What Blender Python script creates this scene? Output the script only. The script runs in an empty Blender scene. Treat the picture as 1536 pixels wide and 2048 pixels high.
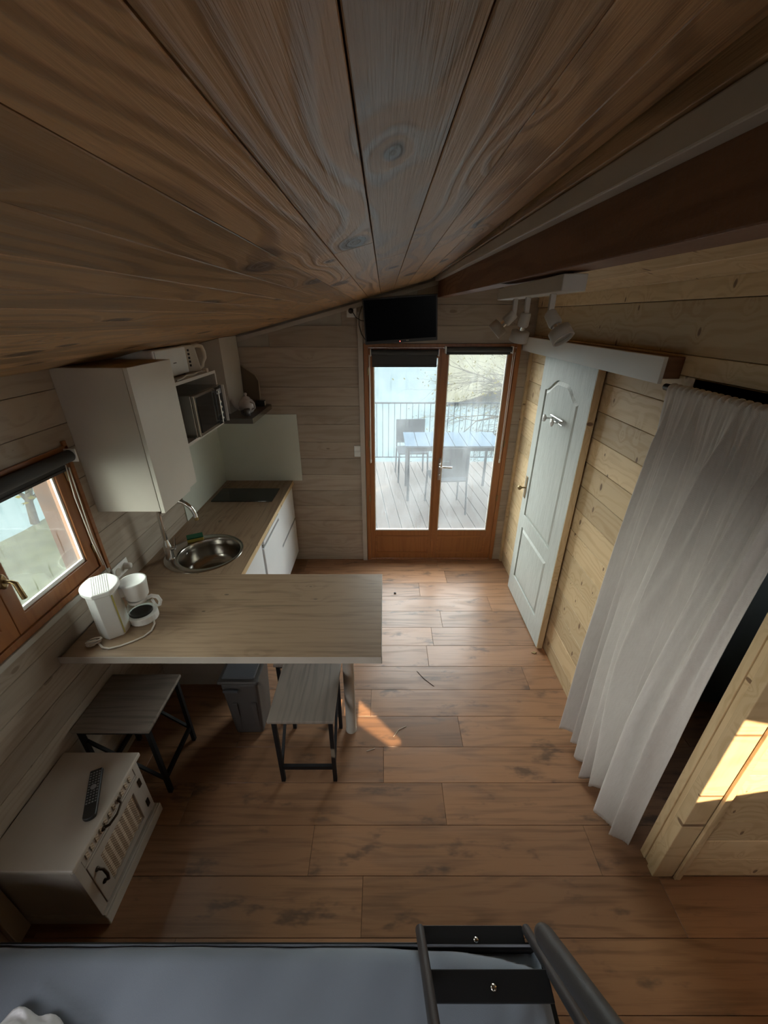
import bpy, bmesh, math, random
from mathutils import Vector, Matrix, Euler
random.seed(7)
R = math.radians
PI = math.pi
C = bpy.context.scene.collection
SC = bpy.context.scene

# ------------------------------------------------------------------ camera, world, sun, exposure
FPX, CH = 800.0, 2.2
PITCH = math.atan(392 / FPX)
cd = bpy.data.cameras.new('camera')
cam = bpy.data.objects.new('camera', cd)
C.objects.link(cam)
cam.location = (0, 0, CH)
cam.rotation_euler = (PI / 2 - PITCH, 0, 0)
cd.sensor_fit = 'VERTICAL'
cd.sensor_height = 24
cd.lens = 24 * FPX / 2048
cd.clip_start = 0.02
cd.clip_end = 300
SC.camera = cam

SC.view_settings.view_transform = 'Standard'
SC.view_settings.look = 'None'
SC.view_settings.gamma = 1
SC.view_settings.use_curve_mapping = False
SC.view_settings.exposure = 0.08
SC.cycles.max_bounces = 10
SC.cycles.diffuse_bounces = 6
SC.cycles.transparent_max_bounces = 16
SC.cycles.sample_clamp_indirect = 6
SC.cycles.caustics_reflective = False
SC.cycles.caustics_refractive = False

world = bpy.data.worlds.new('world')
SC.world = world
world.use_nodes = True
wn = world.node_tree
wn.nodes.clear()
wo = wn.nodes.new('ShaderNodeOutputWorld')
wb = wn.nodes.new('ShaderNodeBackground')
wtc = wn.nodes.new('ShaderNodeTexCoord')
wsep = wn.nodes.new('ShaderNodeSeparateXYZ')
wr = wn.nodes.new('ShaderNodeValToRGB')
wn.links.new(wtc.outputs['Generated'], wsep.inputs[0])
wn.links.new(wsep.outputs['Z'], wr.inputs[0])
wr.color_ramp.elements[0].position = 0.0
wr.color_ramp.elements[0].color = (1.0, 0.98, 0.95, 1)
wr.color_ramp.elements[1].position = 0.6
wr.color_ramp.elements[1].color = (0.97, 0.97, 1.0, 1)
wn.links.new(wr.outputs[0], wb.inputs[0])
WORLD_STRENGTH = 12.5
wb.inputs[1].default_value = WORLD_STRENGTH
wn.links.new(wb.outputs[0], wo.inputs[0])

SUN_DIR = Vector((0.0, 0.95, -0.47)).normalized()
sd = bpy.data.lights.new('sun', 'SUN')
sd.energy = 15
sd.angle = R(0.3)
sd.color = (1.0, 0.76, 0.48)
sun = bpy.data.objects.new('sun', sd)
C.objects.link(sun)
sun.location = (0, -8, 6)
sun.rotation_euler = SUN_DIR.to_track_quat('-Z', 'Y').to_euler()


def portal(name, loc, rot, sx, sy):
    l = bpy.data.lights.new(name, 'AREA')
    l.shape = 'RECTANGLE'
    l.size = sx
    l.size_y = sy
    l.cycles.is_portal = True
    o = bpy.data.objects.new(name, l)
    C.objects.link(o)
    o.location = loc
    o.rotation_euler = rot
    return o


# portals only steer sampling of the sky through the openings, they emit nothing
portal('portal_door', (0.45, 3.50, 1.1), (-PI / 2, 0, 0), 1.2, 2.1)
portal('portal_window', (-1.56, 1.2, 1.32), (0, -PI / 2, 0), 0.7, 1.1)
portal('portal_rear_left', (-1.56, -0.55, 1.25), (0, -PI / 2, 0), 0.9, 0.9)
portal('portal_rear', (0.75, -1.72, 1.6), (PI / 2, 0, 0), 1.0, 1.0)


# ------------------------------------------------------------------ helpers
def ray(u, v):
    a, b = (u - 768) / FPX, (1024 - v) / FPX
    c, s = math.cos(PITCH), math.sin(PITCH)
    return Vector((a, c + b * s, -s + b * c))


def atz(u, v, z):
    d = ray(u, v)
    t = (z - CH) / d.z
    return Vector((d.x * t, d.y * t, z))


def aty(u, v, y):
    d = ray(u, v)
    t = y / d.y
    return Vector((d.x * t, y, CH + d.z * t))


def atx(u, v, x):
    d = ray(u, v)
    t = x / d.x
    return Vector((x, d.y * t, CH + d.z * t))


class MB:
    def __init__(self):
        self.v = []
        self.f = []
        self.s = []

    def add(self, vs, fs, smooth=False):
        n = len(self.v)
        self.v += [Vector(p) for p in vs]
        self.f += [[i + n for i in f] for f in fs]
        self.s += [smooth] * len(fs)
        return self

    def box(self, x0, x1, y0, y1, z0, z1):
        x0, x1 = min(x0, x1), max(x0, x1)
        y0, y1 = min(y0, y1), max(y0, y1)
        z0, z1 = min(z0, z1), max(z0, z1)
        vs = [(x, y, z) for z in (z0, z1) for y in (y0, y1) for x in (x0, x1)]
        return self.add(vs, [(0, 2, 3, 1), (4, 5, 7, 6), (0, 1, 5, 4), (2, 6, 7, 3), (0, 4, 6, 2), (1, 3, 7, 5)])

    def bar(self, p, q, w, h=None, up=(0, 0, 1)):
        # rectangular bar from p to q
        h = h or w
        p, q = Vector(p), Vector(q)
        d = (q - p).normalized()
        up = Vector(up)
        if abs(d.dot(up)) > .98:
            up = Vector((0, 1, 0))
        a = d.cross(up).normalized() * w / 2
        b = a.cross(d).normalized() * h / 2
        vs = [p - a - b, p + a - b, p + a + b, p - a + b, q - a - b, q + a - b, q + a + b, q - a + b]
        return self.add(vs, [(3, 2, 1, 0), (4, 5, 6, 7), (0, 1, 5, 4), (1, 2, 6, 5), (2, 3, 7, 6), (3, 0, 4, 7)][::-1] and
                        [(0, 1, 2, 3), (7, 6, 5, 4), (4, 5, 1, 0), (5, 6, 2, 1), (6, 7, 3, 2), (7, 4, 0, 3)])

    def tube(self, pts, r, n=10, cap=True, closed=False):
        pts = [Vector(p) for p in pts]
        rs = r if isinstance(r, (list, tuple)) else [r] * len(pts)
        m = len(pts)
        rings = []
        prev = None
        for i, p in enumerate(pts):
            if closed:
                t = pts[(i + 1) % m] - pts[i - 1]
            else:
                t = pts[min(i + 1, m - 1)] - pts[max(i - 1, 0)]
            t.normalize()
            if prev is None:
                a = t.cross(Vector((0, 0, 1)))
                if a.length < .1:
                    a = t.cross(Vector((0, 1, 0)))
            else:
                a = prev - t * prev.dot(t)
            a.normalize()
            prev = a
            b = t.cross(a)
            rings.append([p + a * math.cos(2 * PI * k / n) * rs[i] + b * math.sin(2 * PI * k / n) * rs[i] for k in range(n)])
        vs = [q for r_ in rings for q in r_]
        fs = []
        for i in range(m if closed else m - 1):
            j = (i + 1) % m
            for k in range(n):
                k2 = (k + 1) % n
                fs.append((i * n + k, i * n + k2, j * n + k2, j * n + k))
        self.add(vs, fs, True)
        if cap and not closed:
            self.add(rings[0], [tuple(range(n))[::-1]])
            self.add(rings[-1], [tuple(range(n))])
        return self

    def lathe(self, prof, n=24, c=(0, 0, 0), axis='Z', sx=1, sy=1):
        vs, fs = [], []
        for (r, z) in prof:
            for k in range(n):
                a = 2 * PI * k / n
                x, y = r * math.cos(a) * sx, r * math.sin(a) * sy
                if axis == 'Z':
                    p = (x, y, z)
                elif axis == 'X':
                    p = (z, x, y)
                else:
                    p = (x, -z, y)
                vs.append((p[0] + c[0], p[1] + c[1], p[2] + c[2]))
        m = len(prof)
        for i in range(m - 1):
            for k in range(n):
                k2 = (k + 1) % n
                fs.append((i * n + k, i * n + k2, (i + 1) * n + k2, (i + 1) * n + k))
        self.add(vs, fs, True)
        if prof[0][0] > 1e-5:
            self.add(vs[:n], [tuple(range(n))[::-1]])
        if prof[-1][0] > 1e-5:
            self.add(vs[-n:], [tuple(range(n))])
        return self

    def prism(self, outline, h0, h1, axis='Z', holes=()):
        # outline in the plane across axis, with holes; extruded from h0 to h1
        bm = bmesh.new()
        loops = [outline] + list(holes)
        edges = []
        for lp in loops:
            vs = [bm.verts.new((a, b, 0)) for a, b in lp]
            for i in range(len(vs)):
                edges.append(bm.edges.new((vs[i], vs[(i + 1) % len(vs)])))
        if holes:
            bmesh.ops.triangle_fill(bm, use_beauty=True, use_dissolve=False, edges=edges)
        else:
            bmesh.ops.contextual_create(bm, geom=edges)
        bmesh.ops.recalc_face_normals(bm, faces=bm.faces)
        for f in bm.faces:
            f.normal_update()
        if bm.faces and sum(f.normal.z for f in bm.faces) < 0:
            bmesh.ops.reverse_faces(bm, faces=bm.faces)
        bm.verts.index_update()

        def m3(a, b, h):
            return {'Z': (a, b, h), 'X': (h, a, b), 'Y': (a, h, b)}[axis]
        base = [(v.co.x, v.co.y) for v in bm.verts]
        fs = [[v.index for v in f.verts] for f in bm.faces]
        bm.free()
        n = len(base)
        flip = axis == 'Y'
        vs = [m3(a, b, h0) for a, b in base] + [m3(a, b, h1) for a, b in base]
        F = [f[::-1] if not flip else f for f in fs] + [[i + n for i in (f if not flip else f[::-1])] for f in fs]
        self.add(vs, F)
        o = 0
        for li, lp in enumerate(loops):
            k = len(lp)
            area = sum(lp[i][0] * lp[(i + 1) % k][1] - lp[(i + 1) % k][0] * lp[i][1] for i in range(k))
            ccw = area > 0
            S = []
            for i in range(k):
                j = (i + 1) % k
                q = [o + i, o + j, o + j + n, o + i + n]
                inv = (not ccw) ^ (li > 0) ^ flip
                S.append(q[::-1] if inv else q)
            nb = len(self.v) - 2 * n
            self.f += [[i + nb for i in q] for q in S]
            self.s += [False] * len(S)
            o += k
        return self

    def sphere(self, c, r, n=16, m=10, sc=(1, 1, 1)):
        prof = [(math.sin(PI * i / m) * r, -math.cos(PI * i / m) * r) for i in range(m + 1)]
        prof[0] = (1e-6, -r)
        prof[-1] = (1e-6, r)
        k = len(self.v)
        self.lathe(prof, n)
        for i in range(k, len(self.v)):
            v = self.v[i]
            self.v[i] = Vector((v.x * sc[0] + c[0], v.y * sc[1] + c[1], v.z * sc[2] + c[2]))
        return self

    def xf(self, M, start=0):
        for i in range(start, len(self.v)):
            self.v[i] = M @ self.v[i]
        return self


def mkmesh(name, mb):
    me = bpy.data.meshes.new(name)
    me.from_pydata([tuple(v) for v in mb.v], [], mb.f)
    me.polygons.foreach_set('use_smooth', mb.s)
    me.update()
    return me


WL = {}


def tag(o, label=None, cat=None, group=None, kind=None):
    if label:
        o['label'] = label
    if cat:
        o['category'] = cat
    if group:
        o['group'] = group
    if kind:
        o['kind'] = kind
    return o


def obj(name, mb, mat, parent=None, bev=0, local=False, seg=2, center=True):
    """world-space mesh; stored relative to the parent (or, at top level, to its own base)"""
    if parent is not None:
        off = Vector((0, 0, 0)) if local else WL[parent]
        pl = off
    else:
        if center:
            xs = [v.x for v in mb.v]
            ys = [v.y for v in mb.v]
            zs = [v.z for v in mb.v]
            off = Vector(((min(xs) + max(xs)) / 2, (min(ys) + max(ys)) / 2, min(zs)))
        else:
            off = Vector((0, 0, 0))
    mb2 = MB()
    mb2.v = [v - off for v in mb.v]
    mb2.f = mb.f
    mb2.s = mb.s
    o = bpy.data.objects.new(name, mkmesh(name, mb2))
    C.objects.link(o)
    o.data.materials.append(mat)
    if parent is not None:
        o.parent = parent
        WL[o] = pl
    else:
        o.location = off
        WL[o] = off
    if bev:
        m = o.modifiers.new('bevel', 'BEVEL')
        m.width = bev
        m.segments = seg
        m.limit_method = 'ANGLE'
        m.angle_limit = R(40)
    return o


def empty(name, loc, rz=0, label=None, cat=None, group=None, kind=None):
    o = bpy.data.objects.new(name, None)
    C.objects.link(o)
    o.empty_display_size = .05
    o.location = loc
    o.rotation_euler = (0, 0, rz)
    WL[o] = Vector(loc)
    return tag(o, label, cat, group, kind)


def copy_tree(o, parent=None):
    c = o.copy()
    C.objects.link(c)
    c.parent = parent
    for ch in list(o.children):
        copy_tree(ch, c)
    return c


PLANKS = {}


def plank(name, parent, cx, cy, cz, sx, sy, sz, mat, bev=.0015, rot=None):
    """one board, mesh shared between boards of the same size"""
    key = (round(sx, 3), round(sy, 3), round(sz, 3), mat.name, bev)
    if key not in PLANKS:
        me = mkmesh(name, MB().box(-sx / 2, sx / 2, -sy / 2, sy / 2, -sz / 2, sz / 2))
        me.materials.append(mat)
        PLANKS[key] = me
    o = bpy.data.objects.new(name, PLANKS[key])
    C.objects.link(o)
    o.parent = parent
    o.location = Vector((cx, cy, cz)) - (WL[parent] if parent else Vector((0, 0, 0)))
    if rot:
        o.rotation_euler = rot
    if bev:
        m = o.modifiers.new('bevel', 'BEVEL')
        m.width = bev
        m.segments = 1
    return o


# ------------------------------------------------------------------ materials
class NT:
    def __init__(self, name):
        self.m = bpy.data.materials.new(name)
        self.m.use_nodes = True
        self.t = self.m.node_tree
        self.t.nodes.clear()
        self.out = self.t.nodes.new('ShaderNodeOutputMaterial')

    def n(self, typ, **kw):
        nd = self.t.nodes.new('ShaderNode' + typ)
        for k, v in kw.items():
            setattr(nd, k, v)
        return nd

    def put(self, sock, val):
        if isinstance(val, bpy.types.NodeSocket):
            self.t.links.new(val, sock)
        elif val is not None:
            if sock.type == 'RGBA' and len(val) == 3:
                val = (*val, 1)
            sock.default_value = val

    def math(self, op, a, b=None, c=None, clamp=False):
        nd = self.n('Math', operation=op, use_clamp=clamp)
        self.put(nd.inputs[0], a)
        if b is not None:
            self.put(nd.inputs[1], b)
        if c is not None:
            self.put(nd.inputs[2], c)
        return nd.outputs[0]

    def noise(self, vec, scale=5, detail=3, rough=.5, dist=0, dim='3D'):
        nd = self.n('TexNoise', noise_dimensions=dim)
        self.put(nd.inputs['Vector'], vec)
        nd.inputs['Scale'].default_value = scale
        nd.inputs['Detail'].default_value = detail
        nd.inputs['Roughness'].default_value = rough
        nd.inputs['Distortion'].default_value = dist
        return nd.outputs[0]

    def xyz(self, x, y, z):
        nd = self.n('CombineXYZ')
        self.put(nd.inputs[0], x)
        self.put(nd.inputs[1], y)
        self.put(nd.inputs[2], z)
        return nd.outputs[0]

    def sep(self, v):
        nd = self.n('SeparateXYZ')
        self.put(nd.inputs[0], v)
        return nd.outputs

    def mix(self, f, a, b, mode='MIX'):
        nd = self.n('Mix', data_type='RGBA', blend_type=mode)
        self.put(nd.inputs[0], f)
        self.put(nd.inputs[6], a)
        self.put(nd.inputs[7], b)
        return nd.outputs[2]

    def ramp(self, f, stops):
        nd = self.n('ValToRGB')
        self.put(nd.inputs[0], f)
        el = nd.color_ramp.elements
        el[0].position, el[0].color = stops[0][0], (*stops[0][1], 1)
        el[1].position, el[1].color = stops[-1][0], (*stops[-1][1], 1)
        for p, c in stops[1:-1]:
            e = el.new(p)
            e.color = (*c, 1)
        return nd.outputs[0]

    def range(self, v, a, b, c=0, d=1, smooth=True):
        nd = self.n('MapRange', interpolation_type='SMOOTHSTEP' if smooth else 'LINEAR')
        self.put(nd.inputs[0], v)
        for i, x in enumerate((a, b, c, d)):
            nd.inputs[i + 1].default_value = x
        return nd.outputs[0]

    def coord(self):
        return self.n('TexCoord').outputs['Object']

    def bump(self, h, strength=.3, dist=.002):
        nd = self.n('Bump')
        nd.inputs['Strength'].default_value = strength
        nd.inputs['Distance'].default_value = dist
        self.put(nd.inputs['Height'], h)
        return nd.outputs[0]

    def bsdf(self, color, rough=.5, metal=0, normal=None, spec=.5, **kw):
        nd = self.n('BsdfPrincipled')
        self.put(nd.inputs['Base Color'], color)
        self.put(nd.inputs['Roughness'], rough)
        nd.inputs['Metallic'].default_value = metal
        nd.inputs['Specular IOR Level'].default_value = spec
        if normal is not None:
            self.put(nd.inputs['Normal'], normal)
        for k, v in kw.items():
            self.put(nd.inputs[k], v)
        return nd.outputs[0]

    def done(self, sh):
        self.t.links.new(sh, self.out.inputs[0])
        return self.m


def flat(name, col, rough=.5, metal=0, var=.04, bump=0, bscale=200, spec=.5, **kw):
    t = NT(name)
    co = t.coord()
    nz = t.noise(co, 6, 3)
    c2 = tuple(max(0, c * (1 - var * 3)) for c in col)
    color = t.mix(t.range(nz, .3, .7), col, c2)
    nm = t.bump(t.noise(co, bscale, 2), bump, .001) if bump else None
    return t.done(t.bsdf(color, rough, metal, nm, spec, **kw))


WOODS = {}


def wood(kind, along='X', across='Y'):
    key = (kind, along, across)
    if key in WOODS:
        return WOODS[key]
    P = dict(
        # light, dark(rings), knot colour, ring freq, ring contrast, knot size, knot cells (along, across per m), rough, bump, hue var
        pine=dict(a=(.60, .45, .26), b=(.44, .29, .14), k=(.12, .055, .025), st=1.0, rf=40, rc=.38, kr=.12, kc=(9, 4.6), ro=.5, bu=.15, var=.18),
        ceiling=dict(a=(.47, .29, .15), b=(.22, .12, .055), k=(.06, .035, .025), st=.8, rf=42, rc=.6, kr=.20, kc=(2.2, 4.2), ro=.42, bu=.5, var=.22),
        lime=dict(a=(.37, .305, .24), b=(.23, .18, .135), k=(.20, .15, .11), st=1.0, rf=30, rc=.28, kr=.06, kc=(1.6, 3.2), ro=.55, bu=.12, var=.12),
        floor=dict(a=(.31, .162, .086), b=(.115, .057, .029), k=(.07, .042, .026), st=1.5, rf=26, rc=.3, kr=.0, kc=(1.6, 3.4), ro=.32, bu=.06, var=.22),
        worktop=dict(a=(.30, .205, .13), b=(.12, .072, .043), k=(.09, .06, .04), st=1.6, rf=26, rc=.2, kr=.03, kc=(1.8, 4), ro=.42, bu=.05, var=.0),
        stool=dict(a=(.22, .185, .155), b=(.10, .08, .065), k=(.04, .03, .025), st=1.6, rf=60, rc=.3, kr=.0, kc=(2, 3), ro=.5, bu=.2, var=.1),
        stain=dict(a=(.30, .115, .035), b=(.20, .07, .022), k=(.1, .03, .01), rf=50, rc=.35, kr=.0, kc=(1, 2), ro=.35, bu=.05, var=.06),
        beam=dict(a=(.19, .085, .04), b=(.11, .045, .02), k=(.05, .02, .01), rf=40, rc=.35, kr=.09, kc=(1.5, 3), ro=.6, bu=.3, var=.05),
        deck=dict(a=(.040, .034, .031), b=(.028, .022, .019), k=(.005, .005, .005), rf=40, rc=.4, kr=.0, kc=(1, 2), ro=.5, bu=.2, var=.15),
        post=dict(a=(.032, .016, .008), b=(.018, .009, .0045), k=(.1, .06, .04), rf=30, rc=.5, kr=.1, kc=(2, 4), ro=.7, bu=.3, var=.05),
    )[kind]
    t = NT('%s_wood_%s%s' % (kind, along.lower(), across.lower()))
    s = t.sep(t.coord())
    ax = {'X': 0, 'Y': 1, 'Z': 2}
    third = ({'X', 'Y', 'Z'} - {along, across}).pop()
    U, V, W = s[ax[along]], s[ax[across]], s[ax[third]]
    rnd = t.n('ObjectInfo').outputs['Random']
    off = t.math('MULTIPLY', rnd, 57.0)
    uo = t.math('ADD', U, off)
    vo = t.math('ADD', V, t.math('MULTIPLY', rnd, 13.0))
    vec = t.xyz(t.math('MULTIPLY', uo, .9), t.math('MULTIPLY', vo, 5.0), W)
    n1 = t.noise(vec, 1.0, 2, .5)
    # knots
    vor = t.n('TexVoronoi', voronoi_dimensions='2D')
    wob = t.noise(t.xyz(uo, vo, 0), 9, 1)
    kv = t.xyz(t.math('MULTIPLY_ADD', uo, P['kc'][0], t.math('MULTIPLY', wob, .12)), t.math('MULTIPLY', vo, P['kc'][1]), 0)
    t.put(vor.inputs['Vector'], kv)
    vor.inputs['Scale'].default_value = 1
    kd = vor.outputs['Distance']
    infl = t.math('POWER', 2.718, t.math('MULTIPLY', kd, -7.0)) if P['kr'] else 0.0
    # growth rings
    ring = t.math('MULTIPLY_ADD', vo, P['rf'], t.math('MULTIPLY', n1, 17.0))
    ring = t.math('ADD', ring, t.math('MULTIPLY', infl, 6.0))
    sn = t.math('SINE', t.math('MULTIPLY', ring, 2.6))
    band = t.range(sn, -.3, 1.0)
    fine = t.noise(t.xyz(t.math('MULTIPLY', uo, 6), t.math('MULTIPLY', vo, 260), t.math('MULTIPLY', W, 40)), 1, 3, .6)
    blotch = t.noise(t.xyz(t.math('MULTIPLY', uo, 2.2), t.math('MULTIPLY', vo, 6), 0), 1, 3, .6)
    streak = t.noise(t.xyz(t.math('MULTIPLY', uo, 2.2), t.math('MULTIPLY', vo, 60), t.math('MULTIPLY', W, 20)), 1, 4, .6)
    f = t.math('MULTIPLY', band, P['rc'])
    f = t.math('ADD', f, t.math('MULTIPLY', t.math('SUBTRACT', streak, .5), P.get('st', .8)))
    f = t.math('ADD', f, t.math('MULTIPLY', t.math('SUBTRACT', fine, .5), .55))
    f = t.math('ADD', f, t.math('MULTIPLY', t.math('SUBTRACT', blotch, .5), .9), clamp=True)
    col = t.mix(f, P['a'], P['b'])
    if P['var']:
        v = t.math('MULTIPLY_ADD', rnd, P['var'] * 2, 1 - P['var'])
        hs = t.n('HueSaturation')
        t.put(hs.inputs['Value'], v)
        t.put(hs.inputs['Color'], col)
        col = hs.outputs[0]
    if P['kr']:
        # only some of the cells carry a knot
        cellr = t.sep(vor.outputs['Color'])[0]
        size = t.math('MULTIPLY', t.range(cellr, .35, 1.0), P['kr'])
        km = t.math('SUBTRACT', 1.0, t.math('DIVIDE', kd, t.math('ADD', size, .004)), clamp=True)
        km = t.range(km, .0, .45)
        km = t.math('MULTIPLY', km, .85)
        col = t.mix(km, col, P['k'])
    if kind == 'floor':
        sm = t.noise(t.xyz(t.math('MULTIPLY', uo, 3.5), t.math('MULTIPLY', vo, 9), 3), 1, 4, .65)
        col = t.mix(t.range(sm, .55, .70, 0, .7), col, (.065, .045, .035))
    if kind == 'worktop':
        sm = t.noise(t.xyz(t.math('MULTIPLY', uo, 1.6), t.math('MULTIPLY', vo, 26), 3), 1, 4, .65)
        col = t.mix(t.range(sm, .56, .74, 0, .65), col, (.11, .075, .05))
    h = t.math('ADD', t.math('MULTIPLY', band, .8), fine)
    if kind == 'beam':
        sv = t.n('TexVoronoi')
        t.put(sv.inputs['Vector'], t.coord())
        sv.inputs['Scale'].default_value = 130
        h = t.math('ADD', h, t.math('MULTIPLY', sv.outputs['Distance'], 1.5))
    nm = t.bump(h, P['bu'], .002)
    rough = t.math('MULTIPLY_ADD', band, -.08 if kind == 'ceiling' else .08, P['ro'])
    WOODS[key] = t.done(t.bsdf(col, rough, 0, nm, {'ceiling': .32, 'deck': .03, 'post': .03}.get(kind, .45)))
    return WOODS[key]


M = {}
M['white'] = flat('white_lacquer', (.60, .56, .49), .32, var=.01)
M['carcass'] = flat('white_melamine', (.52, .475, .41), .5, var=.02)
M['trimwhite'] = flat('painted_trim', (.46, .41, .35), .5, var=.04)
M['plastic'] = flat('white_plastic', (.80, .80, .77), .35, var=.02)
M['cream'] = flat('cream_plastic', (.62, .56, .46), .4, var=.02)
M['pale'] = flat('pale_paint', (.44, .41, .36), .5, var=.02)
M['chrome'] = flat('chrome', (.75, .74, .72), .12, 1, var=.0)
M['steel'] = flat('brushed_steel', (.42, .39, .35), .2, 1, var=.03)
M['greysteel'] = flat('grey_hood', (.12, .11, .10), .35, .3, var=.03)
M['black'] = flat('black_paint', (.008, .008, .009), .55, var=.02, bump=.1, spec=.25)
M['bedmetal'] = flat('dark_grey_metal', (.018, .018, .020), .5, .1, var=.04, bump=.15, bscale=500)
M['blackglass'] = flat('black_glass', (.008, .009, .010), .07, var=0)
M['screen'] = flat('screen_glass', (.001, .002, .004), .3, var=0, spec=.06)
M['rubber'] = flat('black_plastic', (.018, .018, .018), .45, var=.02)
M['button'] = flat('grey_buttons', (.22, .22, .22), .5, var=.02)
M['splash'] = flat('pale_glass_panel', (.58, .61, .53), .22, var=.01)
M['bin'] = flat('grey_plastic', (.09, .082, .078), .35, var=.03)
M['binlid'] = flat('dark_lid_plastic', (.085, .09, .10), .28, var=.03)
M['iron'] = flat('bronze_iron', (.05, .032, .02), .4, .7, var=.05)
M['brass'] = flat('aged_brass', (.30, .21, .10), .35, .9, var=.05)
M['sponge'] = flat('yellow_sponge', (.62, .52, .12), .9, var=.1, bump=.6)
M['scour'] = flat('green_scourer', (.01, .11, .05), .95, var=.1, bump=.8)
M['blind'] = flat('grey_blind_fabric', (.055, .055, .055), .8, var=.03, bump=.2, bscale=900)
M['cord'] = flat('pale_cord', (.58, .52, .45), .6, var=.02)
M['darkcord'] = flat('black_cord', (.012, .012, .012), .5, var=.0)
M['gap'] = flat('dark_backing', (.03, .02, .014), .9, var=.1)
M['room'] = flat('blue_grey_wall', (.16, .20, .20), .8, var=.02)
M['outer'] = flat('outer_wall', (.4, .36, .3), .8, var=.05)
M['bone'] = flat('glazed_ceramic', (.55, .50, .47), .25, var=.1)
M['whitemelt'] = flat('white_cloth', (.70, .70, .72), .8, var=.03, bump=.3)
M['fridge'] = flat('door_lit_enamel', (.78, .80, .82), .28, var=.01)  # fridge, and base unit fronts with the door light put into the colour
M['lens'] = flat('lamp_glass', (.35, .36, .33), .15, var=.05, bump=.6, bscale=120)
M['led'] = None
t = NT('red_standby_light')
e = t.n('Emission')
e.inputs[0].default_value = (1, .12, .08, 1)
e.inputs[1].default_value = 6
M['led'] = t.done(e.outputs[0])

# embossed door paint
t = NT('embossed_door_paint')
s = t.sep(t.coord())
g = t.noise(t.xyz(t.math('MULTIPLY', s[0], 30), t.math('MULTIPLY', s[1], 70), t.math('MULTIPLY', s[2], 7)), 1, 3, .6, .6)
g2 = t.range(g, .42, .6)
M['door'] = t.done(t.bsdf(t.mix(g2, (.49, .51, .47), (.44, .46, .42)), .42, 0, t.bump(g2, .35, .0012)))

# wicker infill
t = NT('woven_wicker')
s = t.sep(t.coord())
wv = t.math('MULTIPLY', t.math('SINE', t.math('MULTIPLY', s[1], 420)), t.math('SINE', t.math('MULTIPLY', s[2], 420)))
M['wicker'] = t.done(t.bsdf(t.mix(t.range(wv, -.6, .6), (.38, .29, .20), (.56, .45, .33)), .8, 0, t.bump(wv, .6, .002)))

# curtain gauze: woven, lets light through
t = NT('gauze_curtain')
s = t.sep(t.coord())
w1 = t.math('SINE', t.math('MULTIPLY', s[2], 900))
w2 = t.math('SINE', t.math('MULTIPLY', s[1], 900))
wv = t.math('MULTIPLY', w1, w2)
slub = t.noise(t.xyz(t.math('MULTIPLY', s[0], 40), t.math('MULTIPLY', s[1], 260), t.math('MULTIPLY', s[2], 20)), 1, 3)
col = t.mix(t.range(slub, .2, .95), (.70, .665, .62), (.64, .60, .555))
d = t.bsdf(col, .9, 0, t.bump(t.math('ADD', wv, t.math('MULTIPLY', slub, 1)), .3, .001), .1)
tr = t.n('BsdfTranslucent')
t.put(tr.inputs[0], (.55, .5, .44))
mx = t.n('MixShader')
mx.inputs[0].default_value = .12
t.t.links.new(d, mx.inputs[1])
t.t.links.new(tr.outputs[0], mx.inputs[2])
M['gauze'] = t.done(mx.outputs[0])

# fitted sheet
t = NT('blue_grey_jersey_sheet')
co = t.coord()
nz = t.noise(co, 400, 2)
nb = t.noise(co, 3.5, 3)
M['sheet'] = t.done(t.bsdf(t.mix(nb, (.125, .145, .18), (.16, .185, .225)), .75, 0, t.bump(nz, .25, .001), .3,
                           **{'Sheen Weight': .4}))


def glass_mat(name, haze, tint=(.92, .97, .96), streak=True, rnd=0.0):
    t = NT(name)
    s = t.sep(t.coord())
    tr = t.n('BsdfTransparent')
    t.put(tr.inputs[0], tint)
    gl = t.n('BsdfGlossy')
    t.put(gl.inputs[0], (1, 1, 1))
    gl.inputs['Roughness'].default_value = .03
    lw = t.n('LayerWeight')
    lw.inputs[0].default_value = .5
    frs = t.math('MULTIPLY_ADD', t.math('POWER', lw.outputs['Facing'], 5.0), .6, .03)
    m1 = t.n('MixShader')
    t.t.links.new(frs, m1.inputs[0])
    t.t.links.new(tr.outputs[0], m1.inputs[1])
    t.t.links.new(gl.outputs[0], m1.inputs[2])
    tl = t.n('BsdfTranslucent')
    t.put(tl.inputs[0], (.9, .95, .96))
    m2 = t.n('MixShader')
    hx = t.math('ADD', s[0], s[1])
    drip = t.noise(t.xyz(t.math('MULTIPLY', hx, 55), 0, t.math('MULTIPLY', s[2], 3.5)), 1, 3, .6, .4)
    cloud = t.noise(t.xyz(t.math('MULTIPLY', hx, 4), rnd, t.math('MULTIPLY', s[2], 3)), 1, 3)
    drop = t.noise(t.xyz(t.math('MULTIPLY', hx, 260), 1, t.math('MULTIPLY', s[2], 200)), 1, 2)
    h = t.math('MULTIPLY_ADD', t.range(cloud, .35, .65), haze * .45, haze * .75)
    h = t.math('SUBTRACT', h, t.math('MULTIPLY', t.range(drip, .60, .68), haze * .6))
    h = t.math('ADD', h, t.math('MULTIPLY', t.math('SUBTRACT', drop, .5), haze * .5), clamp=True)
    t.t.links.new(h, m2.inputs[0])
    t.t.links.new(m1.outputs[0], m2.inputs[1])
    t.t.links.new(tl.outputs[0], m2.inputs[2])
    return t.done(m2.outputs[0])


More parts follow.
